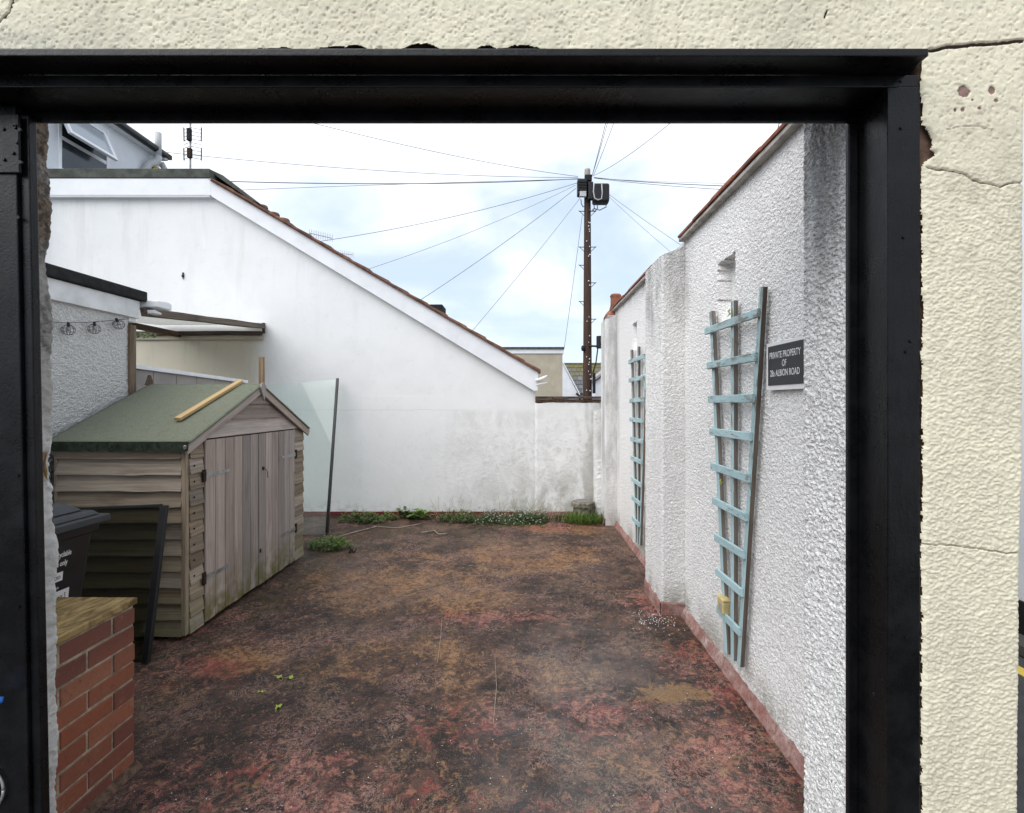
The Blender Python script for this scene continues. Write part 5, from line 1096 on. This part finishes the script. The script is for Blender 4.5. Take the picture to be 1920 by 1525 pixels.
weed(-1.56, 6.46, 11, .24, .07, 'upright broad leaved weed standing against the red plinth band', ('leaf', 'leaf_dark'), .045)
weed(-1.34, 6.44, 18, .22, .11, 'bright green broad leaved weed against the red plinth band', ('leaf_light', 'leaf'), .048)
weed(-.83, 6.35, 110, .20, .30, 'bushy weed clump where the red band turns pink', ('leaf', 'leaf_dark'), .018)
weed(.58, 6.42, 60, .13, .20, 'low weed clump just left of the concrete pipe stub', ('leaf', 'leaf_dark'), .016)
weed(-2.02, 5.14, 90, .19, .22, 'bright green weed at the far foot of the shed door side', ('leaf_light', 'leaf'), .022)
# grassy clump in front of the pipe
t = thing('grass_tuft', (.78, 6.2, 0), 'tuft of long green grass around the concrete pipe stub', 'grass'); m1 = MB(); m2 = MB()
for i in range(650):
    a = random.uniform(0, 6.283); rr = .27 * math.sqrt(random.random()); c = Vector((.80 + rr * math.cos(a), 6.24 + rr * math.sin(a) * .5, 0)); leafblade(m1 if i % 3 else m2, c, Vector((random.uniform(-.6, .6), random.uniform(-.7, .3), 1)), random.uniform(.09, .25), .007, random.uniform(.1, .6))
m1.build('blades', MAT['leaf'], t); m2.build('blades', MAT['leaf_light'], t)
# daisy ground cover
m = MB(); pt = MB(); 
for i in range(2000):
    cx = random.triangular(-.95, .52, .1); cy = 6.30 + random.gauss(0, .10); hh = random.uniform(.02, .15) * (1.0 if cy > 6.2 else .5)
    if cy > 6.56 or float(fbm(np.array([cx]), np.array([cy * .4]), 5.0, 3, 9)[0]) < random.uniform(.30, .55): continue
    p = Vector((cx, cy, hh))
    for k in range(3): az = random.uniform(0, 6.283); leafblade(m, p - Vector((0, 0, random.uniform(0, hh))), Vector((math.cos(az), math.sin(az), random.uniform(-.1, .7))), random.uniform(.025, .055), .014, .3, seg=2)
    if random.random() < .16:
        q = p + Vector((random.uniform(-.01, .01), random.uniform(-.02, 0), .012)); r = .0085; pt.add([q + Vector((r * math.cos(t_), -.3 * r * math.sin(t_), r * math.sin(t_) * .9)) for t_ in np.linspace(0, 2 * math.pi, 7)[:-1]], [tuple(range(6))])
dz = thing('daisy_cover', (-.2, 6.35, 0), 'mat of small white flowered daisies along the back wall', 'ground cover', kind='stuff'); m.build('foliage', MAT['leaf_dark'], dz); pt.build('flowers', MAT['petal'], dz)
# dead stalks
ds = thing('dead_stalks', (-.3, 6.3, 0), 'thin dry dead stalks sticking up among the daisies', 'stalks', kind='stuff'); m = MB()
for i in range(46):
    x = random.choice([random.uniform(-1.15, -.75), random.uniform(-.35, .0), random.uniform(.05, .55)]); b = Vector((x, 6.3 + random.uniform(-.08, .2), .0)); tpv = b + Vector((random.uniform(-.16, .16), random.uniform(-.03, .05), random.uniform(.12, .34))); m.tube([b, b.lerp(tpv, .5) + Vector((random.uniform(-.02, .02), 0, 0)), tpv], .0016, 4)
m.build('stems', MAT['straw'], ds)
# loose twigs, straw and petals on the floor
def twig(pts, r, label, mat='straw_pale'):
    P = [fl(*p) for p in pts]; tag(MB().tube([(p.x, p.y, .006 + r) for p in P], r, 5).build('twig', MAT[mat], smooth=True), label, 'twig', 'dry twigs on the yard floor')
twig([(626, 1011), (665, 1000), (705, 990)], .007, 'long pale twig on the floor right of the glass panel'); twig([(700, 989), (745, 992), (790, 984)], .006, 'pale twig behind the long one near the weeds'); twig([(790, 1001), (815, 997), (822, 1004), (838, 1003)], .007, 'curled pale dry stalk in front of the daisy mat')
twig([(829, 1160), (826, 1200), (820, 1245)], .0016, 'thin straw lying lengthwise mid floor, left one'); twig([(928, 1235), (931, 1290), (925, 1360)], .0015, 'thin straw lying lengthwise mid floor, right one'); twig([(600, 1010), (616, 1016), (640, 1012)], .005, 'short dark twig by the foot of the glass edge', 'debris')
dv = thing('debris_lump', fl(660, 1036), 'small dark lump of debris on the floor near the shed weed', 'debris'); m = MB(); c = fl(660, 1036)
for i in range(9): a = Vector((c.x + random.uniform(-.04, .04), c.y + random.uniform(-.04, .04), 0)); m.tube([a, a + Vector((random.uniform(-.04, .04), random.uniform(-.03, .03), random.uniform(.01, .06)))], random.uniform(.004, .010), 5)
m.build('pieces', MAT['debris'], dv)
m = MB()
for i in range(130):
    px = random.triangular(1165, 1290, 1215); py = 1163 + (px - 1225) * .16 + random.gauss(0, 9); p = fl(px, py)
    if p.x > 1.09: continue
    r = random.uniform(.0022, .0048); m.add([(p.x + r * math.cos(t_), p.y + r * math.sin(t_), .005 + .002 * math.sin(3 * t_)) for t_ in np.linspace(0, 2 * math.pi, 6)[:-1]], [tuple(range(5))])
for i in range(330):
    p = fl(random.uniform(250, 1400), random.uniform(1020, 1520)); r = random.uniform(.0012, .0026)
    if p.x < 1.05 and not (p.x < -2.1 and p.y > 3.1) : m.add([(p.x + r * math.cos(t_), p.y + r * math.sin(t_), .0055) for t_ in np.linspace(0, 2 * math.pi, 6)[:-1]], [tuple(range(5))])
tag(m.build('fallen_petals', MAT['petal']), 'tiny white petals scattered on the floor by the buttress', 'petals', kind='stuff')
